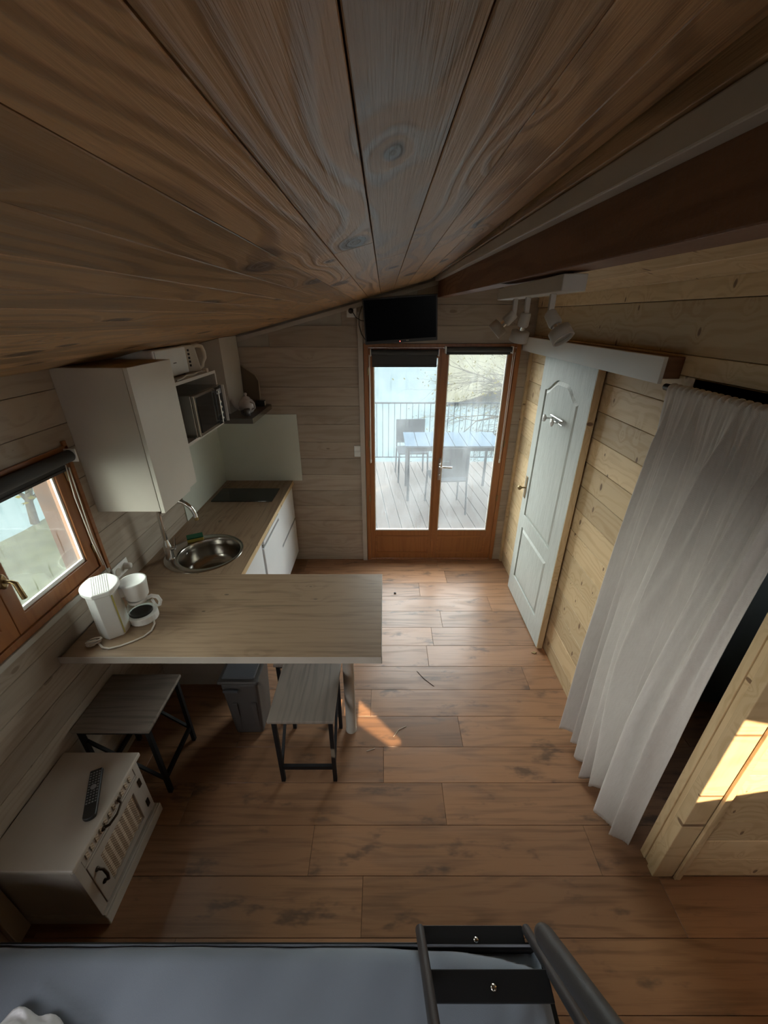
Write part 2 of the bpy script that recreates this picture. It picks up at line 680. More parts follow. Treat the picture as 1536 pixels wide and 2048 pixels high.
M['pane'] = glass_mat('misted_door_glass', .04)
M['winpane'] = glass_mat('misted_window_glass', .03, (.90, .95, .90))
M['clear'] = glass_mat('clear_glass', .02)
M['moss'] = flat('mossy_twigs', (.050, .045, .006), .9, var=.15, spec=0)
M['bark'] = flat('bark', (.02, .017, .011), .9, var=.1, spec=0, bump=.5, bscale=40)
M['hill'] = flat('misty_hillside', (.052, .051, .036), 1.0, var=.08, spec=0)
M['bank'] = flat('grassy_bank', (.030, .033, .021), 1.0, var=.10, bump=.5, bscale=5, spec=0)
M['lake'] = flat('misty_water', (.038, .054, .061), 1.0, var=.03, spec=.0)
M['slate'] = flat('blue_grey_table_slats', (.030, .046, .064), .9, var=.03, spec=.03)
M['rail'] = flat('railing_metal', (.008, .012, .016), .9, 0, var=.02, spec=.03)

# ------------------------------------------------------------------ room shell
XL, XR, YB = -1.44, 1.175, 3.41
XN, YR = 2.75, -1.65          # nook on the right near the camera, rear wall
YP = .872                     # partition facing the camera


def ceil_z(x):
    return 2.356 + .251 * x


floor = obj('floor', MB().box(XL - .1, XN + .1, YR - .1, YB + .09, -.08, -.008), M['gap'], center=False)
tag(floor, 'brown oak laminate floor laid across the room', 'floor', kind='structure')
wf = wood('floor', 'X', 'Y')
PW = .1945
joints = {0: atz(724, 1810, 0).x, 1: atz(1185, 1700, 0).x, 2: atz(888, 1605, 0).x, 3: atz(1240, 1530, 0).x, 4: atz(920, 1460, 0).x,
          5: atz(742, 1403, 0).x, 6: atz(1050, 1353, 0).x, 7: atz(855, 1310, 0).x, 8: atz(1200, 1270, 0).x, 9: atz(882, 1236, 0).x,
          10: atz(990, 1177, 0).x - .1, 11: atz(835, 1150, 0).x}
for r in range(-12, 15):
    y0 = .676 + r * PW
    y1 = min(y0 + PW, YB + .05)
    if y0 > YB:
        continue
    L = 1.29
    j = joints.get(r, random.uniform(-1, 1))
    xs = [j]
    while xs[0] > XL:
        xs.insert(0, xs[0] - L)
    while xs[-1] < XN:
        xs.append(xs[-1] + L)
    for a, b in zip(xs, xs[1:]):
        a2, b2 = max(a, XL - .05), min(b, XN + .05)
        if b2 - a2 < .03:
            continue
        plank('floorboard', floor, (a2 + b2) / 2, (y0 + y1) / 2, -.004, b2 - a2 - .0012, y1 - y0 - .0014, .008, wf, .001)

# ceiling: boards running away from the camera on the slope
ang = math.atan(.251)
ceiling = obj('ceiling', MB().add([(XL - .1, YR, ceil_z(XL - .1) + .03), (.345, YR, ceil_z(.345) + .03), (.345, YB + .1, ceil_z(.345) + .03),
                                  (XL - .1, YB + .1, ceil_z(XL - .1) + .03),
                                  (XL - .1, YR, ceil_z(XL - .1) + .1), (.345, YR, ceil_z(.345) + .1), (.345, YB + .1, ceil_z(.345) + .1),
                                  (XL - .1, YB + .1, ceil_z(XL - .1) + .1)],
                                 [(0, 3, 2, 1), (4, 5, 6, 7), (0, 1, 5, 4), (1, 2, 6, 5), (2, 3, 7, 6), (3, 0, 4, 7)]), M['gap'], center=False)
tag(ceiling, 'sloping ceiling of knotty varnished pine boards', 'ceiling', kind='structure')
wc = wood('ceiling', 'Y', 'X')
bw = .0922
k = 0
x = .342
while x > XL - .02:
    a = x - bw
    xc = (x + a) / 2
    w = bw / math.cos(ang)
    z = ceil_z(xc) + .012 * math.cos(ang)
    # butt joints
    cuts = [YR, random.uniform(-.9, -.2), YB - .012]
    if k == 4:
        cuts = [YR, -.5, 1.08, YB - .012]
    elif k == 3:
        cuts = [YR, 1.42, YB - .012]
    elif k == 7:
        cuts = [YR, -.3, 2.3, YB - .012]
    for c0, c1 in zip(cuts, cuts[1:]):
        plank('ceiling_board', ceiling, xc, (c0 + c1) / 2, z, w - .0015, c1 - c0 - .001, .024, wc, .001, (0, -ang, 0))
    x = a
    k += 1

# right slope beyond the beam
z0r, z1r = 2.50, 2.318
angr = math.atan((z0r - z1r) / (1.19 - .46))
ceilr = obj('ceiling_right', MB().add([(.40, YR, z0r + .05), (XN + .1, YR, z0r + .05 - (XN + .1 - .4) * .249), (XN + .1, YB + .1, z0r + .05 - (XN + .1 - .4) * .249),
                                      (.40, YB + .1, z0r + .05),
                                      (.40, YR, z0r + .12), (XN + .1, YR, z0r + .12 - (XN + .1 - .4) * .249), (XN + .1, YB + .1, z0r + .12 - (XN + .1 - .4) * .249),
                                      (.40, YB + .1, z0r + .12)],
                                     [(0, 3, 2, 1), (4, 5, 6, 7), (0, 1, 5, 4), (1, 2, 6, 5), (2, 3, 7, 6), (3, 0, 4, 7)]), M['gap'], center=False)
ceilr.name = 'ceiling.001'
tag(ceilr, 'right slope of the pine ceiling beyond the dark beam', 'ceiling', kind='structure')
wp_yx = wood('pine', 'Y', 'X')
x = .44
while x < XN:
    xc = x + .06
    z = z0r - (xc - .46) * .249 + .01
    plank('ceiling_board', ceilr, xc, (YR + YB) / 2, z, .123, YB - YR - .01, .022, wp_yx, .002, (0, math.atan(.249), 0))
    x += .12

roof_blocker = obj('roof_blocker', MB().prism([(XL - .4, ceil_z(XL - .4) + .105), (.40, 2.62), (XN + .4, 2.66 - (XN + .4 - .4) * .249), (XN + .4, 2.76 - (XN + .4 - .4) * .249), (.40, 2.76), (XL - .4, ceil_z(XL - .4) + .2)], YR - .35, YB + .35, 'Y'), M['outer'], center=False)  # slab added to keep sun from leaking through the ceiling gaps
tag(roof_blocker, 'unseen slab added above the pine ceiling to block sun leaks', 'roof_blocker', kind='structure')

# walls ------------------------------------------------------------
DX0, DX1, DZ = -.165, 1.085, 2.005      # french door opening


def wall_top(x):
    return ceil_z(x) + .03 if x < .35 else 2.52 - max(0, x - .42) * .249


wall_back = obj('wall_back', MB().prism([(XL - .1, -.05), (DX0, -.05), (DX0, DZ), (DX1, DZ), (DX1, -.05), (XN + .1, -.05), (XN + .1, wall_top(XN)), (.4, 2.52), (XL - .1, wall_top(XL))],
                                       YB + .012, YB + .10, 'Y'), M['outer'], center=False)
tag(wall_back, 'back wall of limed grey boards around the french door', 'wall', kind='structure')
wl_xz = wood('lime', 'X', 'Z')
zs = [0]
for v in (1095, 1068, 1041, 1011, 981, 949, 917, 884, 849, 812, 774, 735, 694, 651):
    zs.append(aty(600, v, YB).z)
zs += [zs[-1] + .145, zs[-1] + .29, zs[-1] + .43]
for a, b in zip(zs, zs[1:]):
    # left of the door
    if a > ceil_z(-.16) - .01:
        pass
    xl = XL
    if b > ceil_z(XL):
        xl = (b - 2.356) / .251 - .02
    if b <= DZ + .05:
        if xl < DX0 - .1:
            plank('wall_board', wall_back, (xl + DX0) / 2, YB + .006, (a + b) / 2, DX0 - xl, .012, b - a - .002, wl_xz, .0015)
        plank('wall_board', wall_back, (DX1 + XR + .02) / 2, YB + .006, (a + b) / 2, XR + .02 - DX1, .012, b - a - .002, wl_xz, .0015)
    else:
        a2 = a
        if a < DZ:
            if xl < DX0 - .1:
                plank('wall_board', wall_back, (xl + DX0) / 2, YB + .006, (a + b) / 2, DX0 - xl, .012, b - a - .002, wl_xz, .0015)
            a2 = DZ + .002
            xl = DX0
        xr = XR + .02
        if a > 2.3:
            xl = (min(b, 2.45) - 2.356) / .251
            xr = .9
        xl = max(xl, XL)
        plank('wall_board', wall_back, (xl + xr) / 2, YB + .006, (a2 + b) / 2, xr - xl, .012, b - a2 - .002, wl_xz, .0015)

# left wall with the casement window and, further back, an unseen opening added over the bed for fill light
WY0, WY1, WZ0, WZ1 = .70, 1.73, 1.03, 1.66
W2 = (-1.15, .05, .78, 1.55)  # added opening, out of view, letting fill daylight onto the bed
wall_left = obj('wall_left', MB().prism([(YR - .1, -.05), (YB + .1, -.05), (YB + .1, wall_top(XL)), (YR - .1, wall_top(XL))], XL - .10, XL - .012, 'X',
                                       holes=[[(WY0, WZ0), (WY1, WZ0), (WY1, WZ1), (WY0, WZ1)],
                                              [(W2[0], W2[2]), (W2[1], W2[2]), (W2[1], W2[3]), (W2[0], W2[3])]]), M['outer'], center=False)
tag(wall_left, 'left wall of limed grey boards with the casement window', 'wall', kind='structure')
wl_yz = wood('lime', 'Y', 'Z')
zl = [0, .138, .275, .412, .548, .682, .80, .92, 1.03, 1.215, 1.36, 1.51, 1.66, 1.766, 1.915, 2.05]
for a, b in zip(zl, zl[1:]):
    if b <= WZ0 + .001 or a >= WZ1 - .001:
        segs = [(YR, -.2), (-.2, YB)] if a < .78 or a > 1.55 else [(W2[1], YB), (YR, W2[0])]
    else:
        segs = [(W2[1], WY0), (WY1, YB), (YR, W2[0])]
    for y0, y1 in segs:
        plank('wall_board', wall_left, XL - .006, (y0 + y1) / 2, (a + b) / 2, .012, y1 - y0 - .001, b - a - .002, wl_yz, .0015)

# right wall (partition) with the curtained opening
OY0, OY1, OZ = .966, 1.58, 1.945
wall_right = obj('wall_right', MB().prism([(OY1, -.05), (YB + .02, -.05), (YB + .02, wall_top(1.2)), (YP, wall_top(1.2)), (YP, OZ), (OY1, OZ)], XR + .012, XR + .085, 'X'),
                 M['gap'], center=False)
tag(wall_right, 'right wall of honey coloured knotty pine boards', 'wall', kind='structure')
wp_yz = wood('pine', 'Y', 'Z')
zr = [0]
z = 1.878
low = []
while z > .03:
    low.insert(0, z)
    z -= .1465
zr = [0] + low + [1.99, 2.065, 2.256, 2.325]
for a, b in zip(zr, zr[1:]):
    y0 = OY1 if b <= 1.99 - .001 else YP
    if a < OZ < b and b < 1.98:
        pass
    th = .012 if b < 2.3 else .02
    plank('wall_board', wall_right, XR + .012 - th / 2, (y0 + YB) / 2, (a + b) / 2, th, YB - y0 - .002, b - a - .002, wp_yz, .002)
plank('wall_board', wall_right, XR + .006, (YP + OY1) / 2, (OZ + 1.99) / 2, .012, OY1 - YP - .002, 1.99 - OZ - .002, wp_yz, .002)

# post of the opening: several upright strips
post = empty('trim_6', (XR + .04, .92, 0), label='pine door post of layered upright strips beside the curtain', cat='post', kind='structure')
wp_zy = wood('pine', 'Z', 'Y')
wp_zx = wood('pine', 'Z', 'X')
obj('upright_strip', MB().box(XR, XR + .085, .935, .966, 0, OZ), wp_zy, post, .002)
obj('upright_strip', MB().box(XR + .006, XR + .085, .909, .934, 0, OZ), wp_zy, post, .001)
obj('upright_strip', MB().box(XR - .004, XR + .085, .868, .908, 0, OZ + .3), wp_zy, post, .003)
obj('upright_strip', MB().box(XR + .086, XR + .112, .856, .868, 0, 2.2), wp_zx, post, .002)

# partition facing the camera, right of the post
wall_nook = obj('wall_nook', MB().box(XR + .085, XN + .1, YP + .012, YP + .08, -.05, 2.25), M['gap'], center=False)
tag(wall_nook, 'pine board wall facing the bed, right of the door post', 'wall', kind='structure')
wp_xz = wood('pine', 'X', 'Z')
z = 0
for h in [.137] + [.146] * 14:
    plank('wall_board', wall_nook, (XR + .085 + XN) / 2, YP + .006, z + h / 2, XN - XR - .085, .012, h - .002, wp_xz, .002)
    z += h

# side wall of the nook, rear wall with added sun openings, walls of the room behind the curtain
wall_side = obj('wall_nook_side', MB().prism([(YR - .1, -.05), (YB + .1, -.05), (YB + .1, 2.25), (YR - .1, 2.25)], XN, XN + .08, 'X', holes=[[(1.3, 1.3), (1.6, 1.3), (1.6, 1.6), (1.3, 1.6)]]), M['outer'], center=False)  # hole added so sky light brightens the room behind the curtain
tag(wall_side, 'outer wall of the nook', 'wall', kind='structure')
for i in range(14):
    plank('wall_board', wall_side, XN - .006, (YR + YP) / 2, .075 + i * .148, .012, YP - YR - .01, .146, wp_yz, .002)
wi = obj('wall_inner', MB().box(XR + .086, XN, 1.75, 1.80, -.05, 2.3), M['room'], center=False)
tag(wi, 'blue grey wall of the dark room behind the curtain', 'wall', kind='structure')


def back(p, yy):
    # follow the sun ray from a lit point back to the plane y = yy
    p = Vector(p)
    k_ = (p.y - yy) / SUN_DIR.y
    q = p - SUN_DIR * k_
    return (q.x, q.z)


slit = [back(p, YR) for p in [(-.158, 1.60, 0), (.045, 1.455, 0), (.125, 1.49, 0), (-.158, 1.79, 0)]]  # added openings, outlines traced back from the wanted sun patches
slit2 = [back(p, YR) for p in [(-.30, 1.71, 0), (-.232, 1.665, 0), (-.232, 1.83, 0), (-.30, 1.85, 0)]]
sun_gap = [back(p, YR) for p in [(1.172, YP, .56), (1.80, YP, .74), (1.80, YP, 1.12), (1.19, YP, 1.06), (1.172, YP, 1.04)]]
wall_rear = obj('wall_rear', MB().prism([(XL - .1, -.05), (XN + .1, -.05), (XN + .1, wall_top(XN)), (.4, 2.52), (XL - .1, wall_top(XL))], YR - .03, YR, 'Y', holes=[slit, slit2, sun_gap]),
                M['outer'], center=False)
tag(wall_rear, 'rear wall behind the bunk bed with openings added to shape the sun patches', 'wall', kind='structure')

# ------------------------------------------------------------------ trims
t1 = obj('trim_1', MB().box(-.206, -.166, YB - .022, YB, 0, 2.23), M['trimwhite'], bev=.003)
tag(t1, 'tall narrow pale batten left of the french door', 'trim', kind='structure')
m = MB()
xa, xb = XL, .40
yy = YB
for (o0, o1) in ((-.016, -.048),):
    m.add([(xa, yy - .02, ceil_z(xa) + o1), (xb, yy - .02, ceil_z(xb) + o1), (xb, yy, ceil_z(xb) + o1), (xa, yy, ceil_z(xa) + o1),
           (xa, yy - .02, ceil_z(xa) + o0), (xb, yy - .02, ceil_z(xb) + o0), (xb, yy, ceil_z(xb) + o0), (xa, yy, ceil_z(xa) + o0)],
          [(0, 3, 2, 1), (4, 5, 6, 7), (0, 1, 5, 4), (1, 2, 6, 5), (2, 3, 7, 6), (3, 0, 4, 7)])
t2 = obj('trim_2', m, M['trimwhite'], bev=.002)
tag(t2, 'pale sloping batten under the ceiling on the back wall', 'trim', kind='structure')


def long_box(name, x0, x1, z0n, z1n, z0f, z1f, mat, yn=YR, yf=YB, dx=.025, bev=.003):
    # members that rise slightly towards the back wall: heights given at y=.5 and y=3.41
    def zz(a, b, y):
        return a + (b - a) * (y - .5) / (3.41 - .5)

    def xx(a, y):
        return a + dx * (y - .5) / (3.41 - .5)
    vs = []
    for y in (yn, yf):
        for (xx_, za, zb) in ((x0, z0n, z0f), (x1, z0n, z0f), (x1, z1n, z1f), (x0, z1n, z1f)):
            vs.append((xx(xx_, y), y, zz(za, zb, y)))
    return obj(name, MB().add(vs, [(0, 1, 2, 3), (7, 6, 5, 4), (4, 5, 1, 0), (5, 6, 2, 1), (6, 7, 3, 2), (7, 4, 0, 3)]), mat, bev=bev)


t3 = long_box('trim_3', .345, .372, 2.412, 2.46, 2.46, 2.50, wood('ceiling', 'Y', 'Z'), bev=.002)
tag(t3, 'narrow dark pine strip between ceiling boards and pale trim', 'trim', kind='structure')
t4 = long_box('trim_4', .352, .382, 2.372, 2.411, 2.432, 2.458, M['trimwhite'], bev=.003)
tag(t4, 'long pale painted trim running along the dark beam', 'trim', kind='structure')
beam = long_box('trim_5', .382, .46, 2.283, 2.52, 2.325, 2.54, wood('beam', 'Y', 'Z'), dx=.022, bev=.003)
tag(beam, 'dark brown rough sawn ridge beam', 'beam', kind='structure')
t7 = obj('trim_7', MB().box(XL, XL + .022, .655, .715, 0, 1.0), M['trimwhite'], bev=.003)
tag(t7, 'short pale batten at the left wall beside the small cabinet', 'trim', kind='structure')
t8 = obj('trim_8', MB().box(XR - .022, XR, YB - .036, YB, 0, 1.97), wp_zy, bev=.002)
tag(t8, 'pine corner strip right of the french door', 'trim', kind='structure')
t9 = obj('trim_9', MB().box(XR - .02, XR, 3.05, YB - .037, 1.94, 1.965), wp_yz, bev=.002)
tag(t9, 'short pine strip under the sliding door cover by the corner', 'trim', kind='structure')

# ------------------------------------------------------------------ french door
ws_z = wood('stain', 'Z', 'X')
ws_x = wood('stain', 'X', 'Z')
d1 = empty('door_1', (.46, YB, 0), label='orange stained french door with two misted glass leaves', cat='door', kind='structure')
F0, F1 = DX0 + .002, DX1 - .002
yf0, yf1 = YB - .012, YB + .05
obj('door_frame', MB().box(F0, F0 + .036, yf0, yf1, .012, DZ).box(F1 - .036, F1, yf0, yf1, .012, DZ).box(F0 + .036, F1 - .036, yf0, yf1, DZ - .03, DZ)
    .box(F0, F1, yf0, yf1, .0, .014), ws_z, d1, .003)
mid = .474


def leaf(x0, x1, gx0, gx1, gz0, gz1):
    y0, y1 = YB - .008, YB + .036
    lf = obj('door_leaf', MB().box(x0, gx0, y0, y1, .02, DZ - .032).box(gx1, x1, y0, y1, .02, DZ - .032)
             .box(gx0, gx1, y0, y1, gz1, DZ - .032).box(gx0, gx1, y0, y1, .02, gz0), ws_z, d1, .002)
    obj('bottom_panel', MB().prism([(gx0 + .0, .075), (gx1 - .0, .075), (gx1 - .0, gz0 - .055), (gx0 + .0, gz0 - .055)], y0 - .004, y0, 'Y',
                                   holes=[[(gx0 + .02, .095), (gx1 - .02, .095), (gx1 - .02, gz0 - .075), (gx0 + .02, gz0 - .075)]]), ws_x, lf, .0015)
    g = obj('glass_pane', MB().box(gx0, gx1, y0 + .018, y0 + .024, gz0, gz1), M['pane'], lf)
    obj('glazing_bead', MB().box(gx0, gx1, y0 + .003, y0 + .017, gz0, gz0 + .012).box(gx0, gx0 + .008, y0 + .005, y0 + .017, gz0 + .012, gz1)
        .box(gx1 - .008, gx1, y0 + .005, y0 + .017, gz0 + .012, gz1), M['plastic'], lf, .001)
    return lf


la = leaf(F0 + .037, mid - .001, -.085, .437, .333, 1.90)
lb = leaf(mid + .001, F1 - .037, .515, .985, .333, 1.945)
obj('cover_strip', MB().box(mid - .016, mid + .016, YB - .016, YB - .0085, .03, DZ - .04), ws_z, la, .002)
hp = MB().box(.484, .508, YB - .020, YB - .0145, .86, 1.07)
hdl = obj('handle_plate', hp, M['chrome'], lb, .004)
hp = MB().tube([(.496, YB - .02, 1.0), (.496, YB - .06, 1.0), (.505, YB - .068, 1.0), (.60, YB - .068, .998)], .008, 10)
hp.lathe([(.006, 0), (.008, .003), (.006, .006)], 10, (.496, YB - .0205, .91), 'Y')
obj('lever_handle', hp, M['chrome'], lb)
for hx, hz in ((F0 + .034, 1.80), (F0 + .034, 1.2), (F0 + .034, .68), (F1 - .034, 1.2), (F1 - .034, .68)):
    obj('hinge', MB().lathe([(.006, -.03), (.006, .03)], 10, (hx, YB - .018, hz)), M['brass'], la if hx < .4 else lb)


# roller blinds on the door leaves
def blind(x0, x1, ztop, zbot, cx, label):
    b = empty('roller_blind', ((x0 + x1) / 2, YB - .05, ztop), label=label, cat='blind', group='roller blinds on the french door')
    obj('roller_tube', MB().lathe([(.019, x0), (.019, x1)], 18, (0, YB - .045, ztop), 'X'), M['blind'], b)
    obj('blind_fabric', MB().box(x0 + .005, x1 - .005, YB - .0275, YB - .026, zbot, ztop), M['blind'], b)
    obj('bottom_bar', MB().box(x0 + .005, x1 - .005, YB - .032, YB - .022, zbot - .012, zbot + .004), M['blind'], b, .002)
    obj('bracket', MB().box(x0 - .008, x0, YB - .066, YB - .013, ztop - .03, ztop + .024), M['plastic'], b, .003)
    obj('bracket', MB().box(x1, x1 + .008, YB - .066, YB - .013, ztop - .03, ztop + .024), M['plastic'], b, .003)
    obj('pull_cord', MB().tube([(cx, YB - .03, ztop - .02), (cx, YB - .032, 1.06)], .0028, 6).tube([(cx + .008, YB - .05, ztop - .02), (cx + .004, YB - .045, 1.06)], .0022, 6), M['cord'], b)
    obj('cord_weight', MB().lathe([(.003, 0), (.0065, .006), (.0065, .03), (.003, .036)], 10, (cx + .002, YB - .038, 1.03)), M['cord'], b)


blind(-.10, .425, 1.945, 1.845, -.118, 'dark roller blind pulled lower, on the left door leaf')
blind(.487, 1.0, 1.965, 1.938, 1.018, 'dark roller blind rolled up, on the right door leaf')

# ------------------------------------------------------------------ casement window
w1 = empty('window_1', (XL, 1.2, WZ0), label='orange stained casement window in the left wall', cat='window', kind='structure')
ws_zy = wood('stain', 'Z', 'Y')
ws_yz = wood('stain', 'Y', 'Z')
fx0, fx1 = XL - .075, XL + .006


def frame_yz(x0, x1, y0, y1, z0, z1, w, wb=None):
    wb = wb or w
    return MB().prism([(y0, z0), (y1, z0), (y1, z1), (y0, z1)], x0, x1, 'X', holes=[[(y0 + w, z0 + wb), (y1 - w, z0 + wb), (y1 - w, z1 - w), (y0 + w, z1 - w)]])


obj('window_frame', frame_yz(fx0, fx1, WY0, WY1, WZ0, WZ1, .03), ws_zy, w1, .002)
obj('window_sill', MB().box(XL - .005, XL + .014, WY0 - .02, WY1 + .012, WZ0 - .028, WZ0 - .001), M['pale'], w1, .003)
obj('window_casing', MB().box(XL, XL + .012, WY1 + .001, WY1 + .022, WZ0 - .02, WZ1 + .04).box(XL, XL + .012, WY0 - .03, WY1 + .022, WZ1 + .001, WZ1 + .02), ws_yz, w1, .002)


def sash(y0, y1, sw):
    sx = obj('window_sash', frame_yz(XL - .05, XL - .002, y0, y1, WZ0 + .031, WZ1 - .031, sw, .07), ws_zy, w1, .003)
    obj('glass_pane', MB().box(XL - .03, XL - .025, y0 + sw, y1 - sw, WZ0 + .101, WZ1 - .031 - sw), M['winpane'], sx)
    a0, a1, b0, b1 = y0 + sw, y1 - sw, WZ0 + .101, WZ1 - .031 - sw
    obj('glazing_bead', MB().prism([(a0, b0), (a1, b0), (a1, b1), (a0, b1)], XL - .024, XL - .012, 'X', holes=[[(a0 + .01, b0 + .018), (a1 - .01, b0 + .018), (a1 - .01, b1 - .01), (a0 + .01, b1 - .01)]]),
        M['plastic'], sx, .001)
    return sx


sa = sash(1.212, WY1 - .031, .055)
sb = sash(WY0 + .031, 1.21, .055)
obj('handle_rose', MB().lathe([(.019, 0), (.019, .006), (.012, .01)], 16, (XL - .002, 1.238, 1.30), 'X', 1, 1.7), M['brass'], sa)
obj('window_handle', MB().tube([(XL + .006, 1.238, 1.30), (XL + .035, 1.238, 1.30), (XL + .045, 1.24, 1.292), (XL + .05, 1.243, 1.22)], [.007, .007, .009, .010], 10), M['brass'], sa)
for hz in (1.55, 1.17):
    obj('hinge', MB().lathe([(.006, -.022), (.006, .022)], 10, (XL + .004, WY1 - .033, hz)), M['brass'], sa)
b = empty('window_blind', (XL + .03, 1.2, WZ1), label='dark roller blind rolled up over the casement window', cat='blind')
obj('roller_tube', MB().lathe([(.026, WY0 + .02), (.026, WY1 - .015)], 18, (XL + .035, 0, WZ1 - .015), 'Z').xf(Matrix.Identity(4)) if False else
    MB().tube([(XL + .035, WY0 + .02, WZ1 - .02), (XL + .035, WY1 - .015, WZ1 - .02)], .026, 18), M['blind'], b)
obj('blind_fabric', MB().box(XL + .009, XL + .011, WY0 + .03, WY1 - .02, WZ1 - .075, WZ1 - .02), M['blind'], b)
obj('bottom_bar', MB().box(XL + .007, XL + .015, WY0 + .03, WY1 - .02, WZ1 - .085, WZ1 - .073), M['blind'], b, .002)
obj('bracket', MB().box(XL + .013, XL + .066, WY1 - .013, WY1 - .007, WZ1 - .05, WZ1 + .01), M['plastic'], b, .003)
pts1 = [atx(138, 935, XL + .03), atx(160, 1000, XL + .03), atx(185, 1075, XL + .03), atx(214, 1140, XL + .025), atx(236, 1178, XL + .02)]
pts2 = [atx(131, 930, XL + .03), atx(150, 995, XL + .03), atx(185, 1085, XL + .028), atx(206, 1130, XL + .02)]
obj('pull_cord', MB().tube(pts1, .0028, 6).tube(pts2, .0028, 6), M['cord'], b)

# ------------------------------------------------------------------ sliding door on the right wall
d2 = empty('door_2', (1.14, 2.6, 0), label='pale green grey sliding door with arched upper panel', cat='door', kind='structure')
dy0, dy1, dz0, dz1 = 2.20, 2.955, .012, 1.965
DXF, DXB = 1.118, 1.158


def arch(y0, y1, z0, z1, rise, n=28):
    # outline with an eyebrow arch at the top
    pts = [(y0, z0), (y1, z0)]
    for i in range(n + 1):
        f = i / n
        y = y1 + (y0 - y1) * f
        e = max(0, min(1, (min(f, 1 - f)) / .38))
        e = e * e * (3 - 2 * e)
        pts.append((y, z1 + rise * e))
    return pts


up_o = arch(2.335, 2.86, .775, 1.745, .085)
up_i = arch(2.365, 2.83, .805, 1.725, .078)
lo_o = [(2.335, .195), (2.86, .195), (2.86, .665), (2.335, .665)]
lo_i = [(2.365, .225), (2.83, .225), (2.83, .635), (2.365, .635)]
obj('door_slab', MB().prism([(dy0, dz0), (dy1, dz0), (dy1, dz1), (dy0, dz1)], DXF, DXF + .012, 'X', holes=[up_o, lo_o])
    .box(DXF + .012, DXB - .006, dy0, dy1, dz0, dz1), M['door'], d2, .0015)


def ramp_panel(name, o, i, depth):
    mb = MB()
    n = len(o)
    vs = [(DXF + .0118, a, b_) for a, b_ in o] + [(DXF + .001, a, b_) for a, b_ in i]
    fs = [(k_, (k_ + 1) % n, (k_ + 1) % n + n, k_ + n)[::-1] for k_ in range(n)] + [tuple(range(n, 2 * n))[::-1]]
    mb.add(vs, fs)
    return obj(name, mb, M['door'], d2)


ramp_panel('raised_panel', up_o, up_i, .01)
ramp_panel('raised_panel', lo_o, lo_i, .01)
obj('edge_strip', MB().box(DXF + .001, DXB, dy0 - .006, dy0 - .0002, dz0, dz1).box(DXB - .006, DXB, dy0, dy1, dz0, dz1), wood('pine', 'Z', 'X'), d2)
hl = obj('handle_plate', MB().box(DXF - .004, DXF, 2.898, 2.936, .90, 1.08), M['brass'], d2, .003)
obj('door_knob', MB().lathe([(.006, 0), (.006, .028), (.015, .034), (.019, .045), (.014, .056), (.004, .06)][::-1], 16, (0, 0, 0), 'X').xf(
    Matrix.Translation((DXF - .004, 2.917, .985)) @ Matrix.Rotation(PI, 4, 'Z')), M['brass'], hl)
hk = empty('coat_hook_rack', (DXF, 2.58, 1.60), label='chrome twin coat hook rack with round knobs on the pale door', cat='hook')
obj('hook_rail', MB().tube([(DXF - .010, 2.47, 1.612), (DXF - .010, 2.66, 1.612)], .007, 10).tube([(DXF - .010, 2.47, 1.585), (DXF - .010, 2.66, 1.585)], .004, 8), M['chrome'], hk)
for hy in (2.50, 2.63):
    h = obj('hook_arm', MB().tube([(DXF, hy, 1.60), (DXF - .03, hy, 1.597), (DXF - .060, hy, 1.60)], .005, 8), M['chrome'], hk)
    obj('hook_knob', MB().lathe([(.001, 0), (.022, .003), (.025, .008), (.02, .014), (.001, .016)], 18, (0, 0, 0), 'X').xf(
        Matrix.Translation((DXF - .074, hy, 1.60))), M['plastic'], h)
pel = empty('sliding_rail_cover', (1.14, 2.5, 1.96), label='white fascia box covering the sliding door rail', cat='rail cover')
obj('fascia_board', MB().box(1.088, 1.104, 1.655, YB - .025, 1.957, 2.058), M['white'], pel, .002)
obj('rail_box', MB().box(1.1045, XR, 1.662, YB - .025, 1.975, 2.056), wood('beam', 'Y', 'Z'), pel, .002)

# curtain and rod -------------------------------------------------
RX, RZ = 1.118, 1.948
rod = tag(obj('curtain_rod', MB().tube([(RX, .60, RZ), (RX, 1.645, RZ)], .013, 14), M['iron']), 'grey round rod carrying the gauze curtain', 'curtain rod')
cb = MB().box(XR, RX + .012, 1.61, 1.616, RZ - .006, RZ + .006)
# small bracket is part of the rod
obj('rod_bracket', cb, M['iron'], rod)
cm = MB()
NS, NV = 340, 90
ph = [random.uniform(0, 6.28) for _ in range(8)]


CURT_RIDGES = [(.06, .10, .04, .9), (.20, .22, .035, .8), (.27, .34, .045, 1.1), (.42, .50, .03, .7), (.52, .64, .05, 1.1), (.62, .72, .025, .7), (.80, .84, .05, 1.0), (.93, .95, .03, .6)]


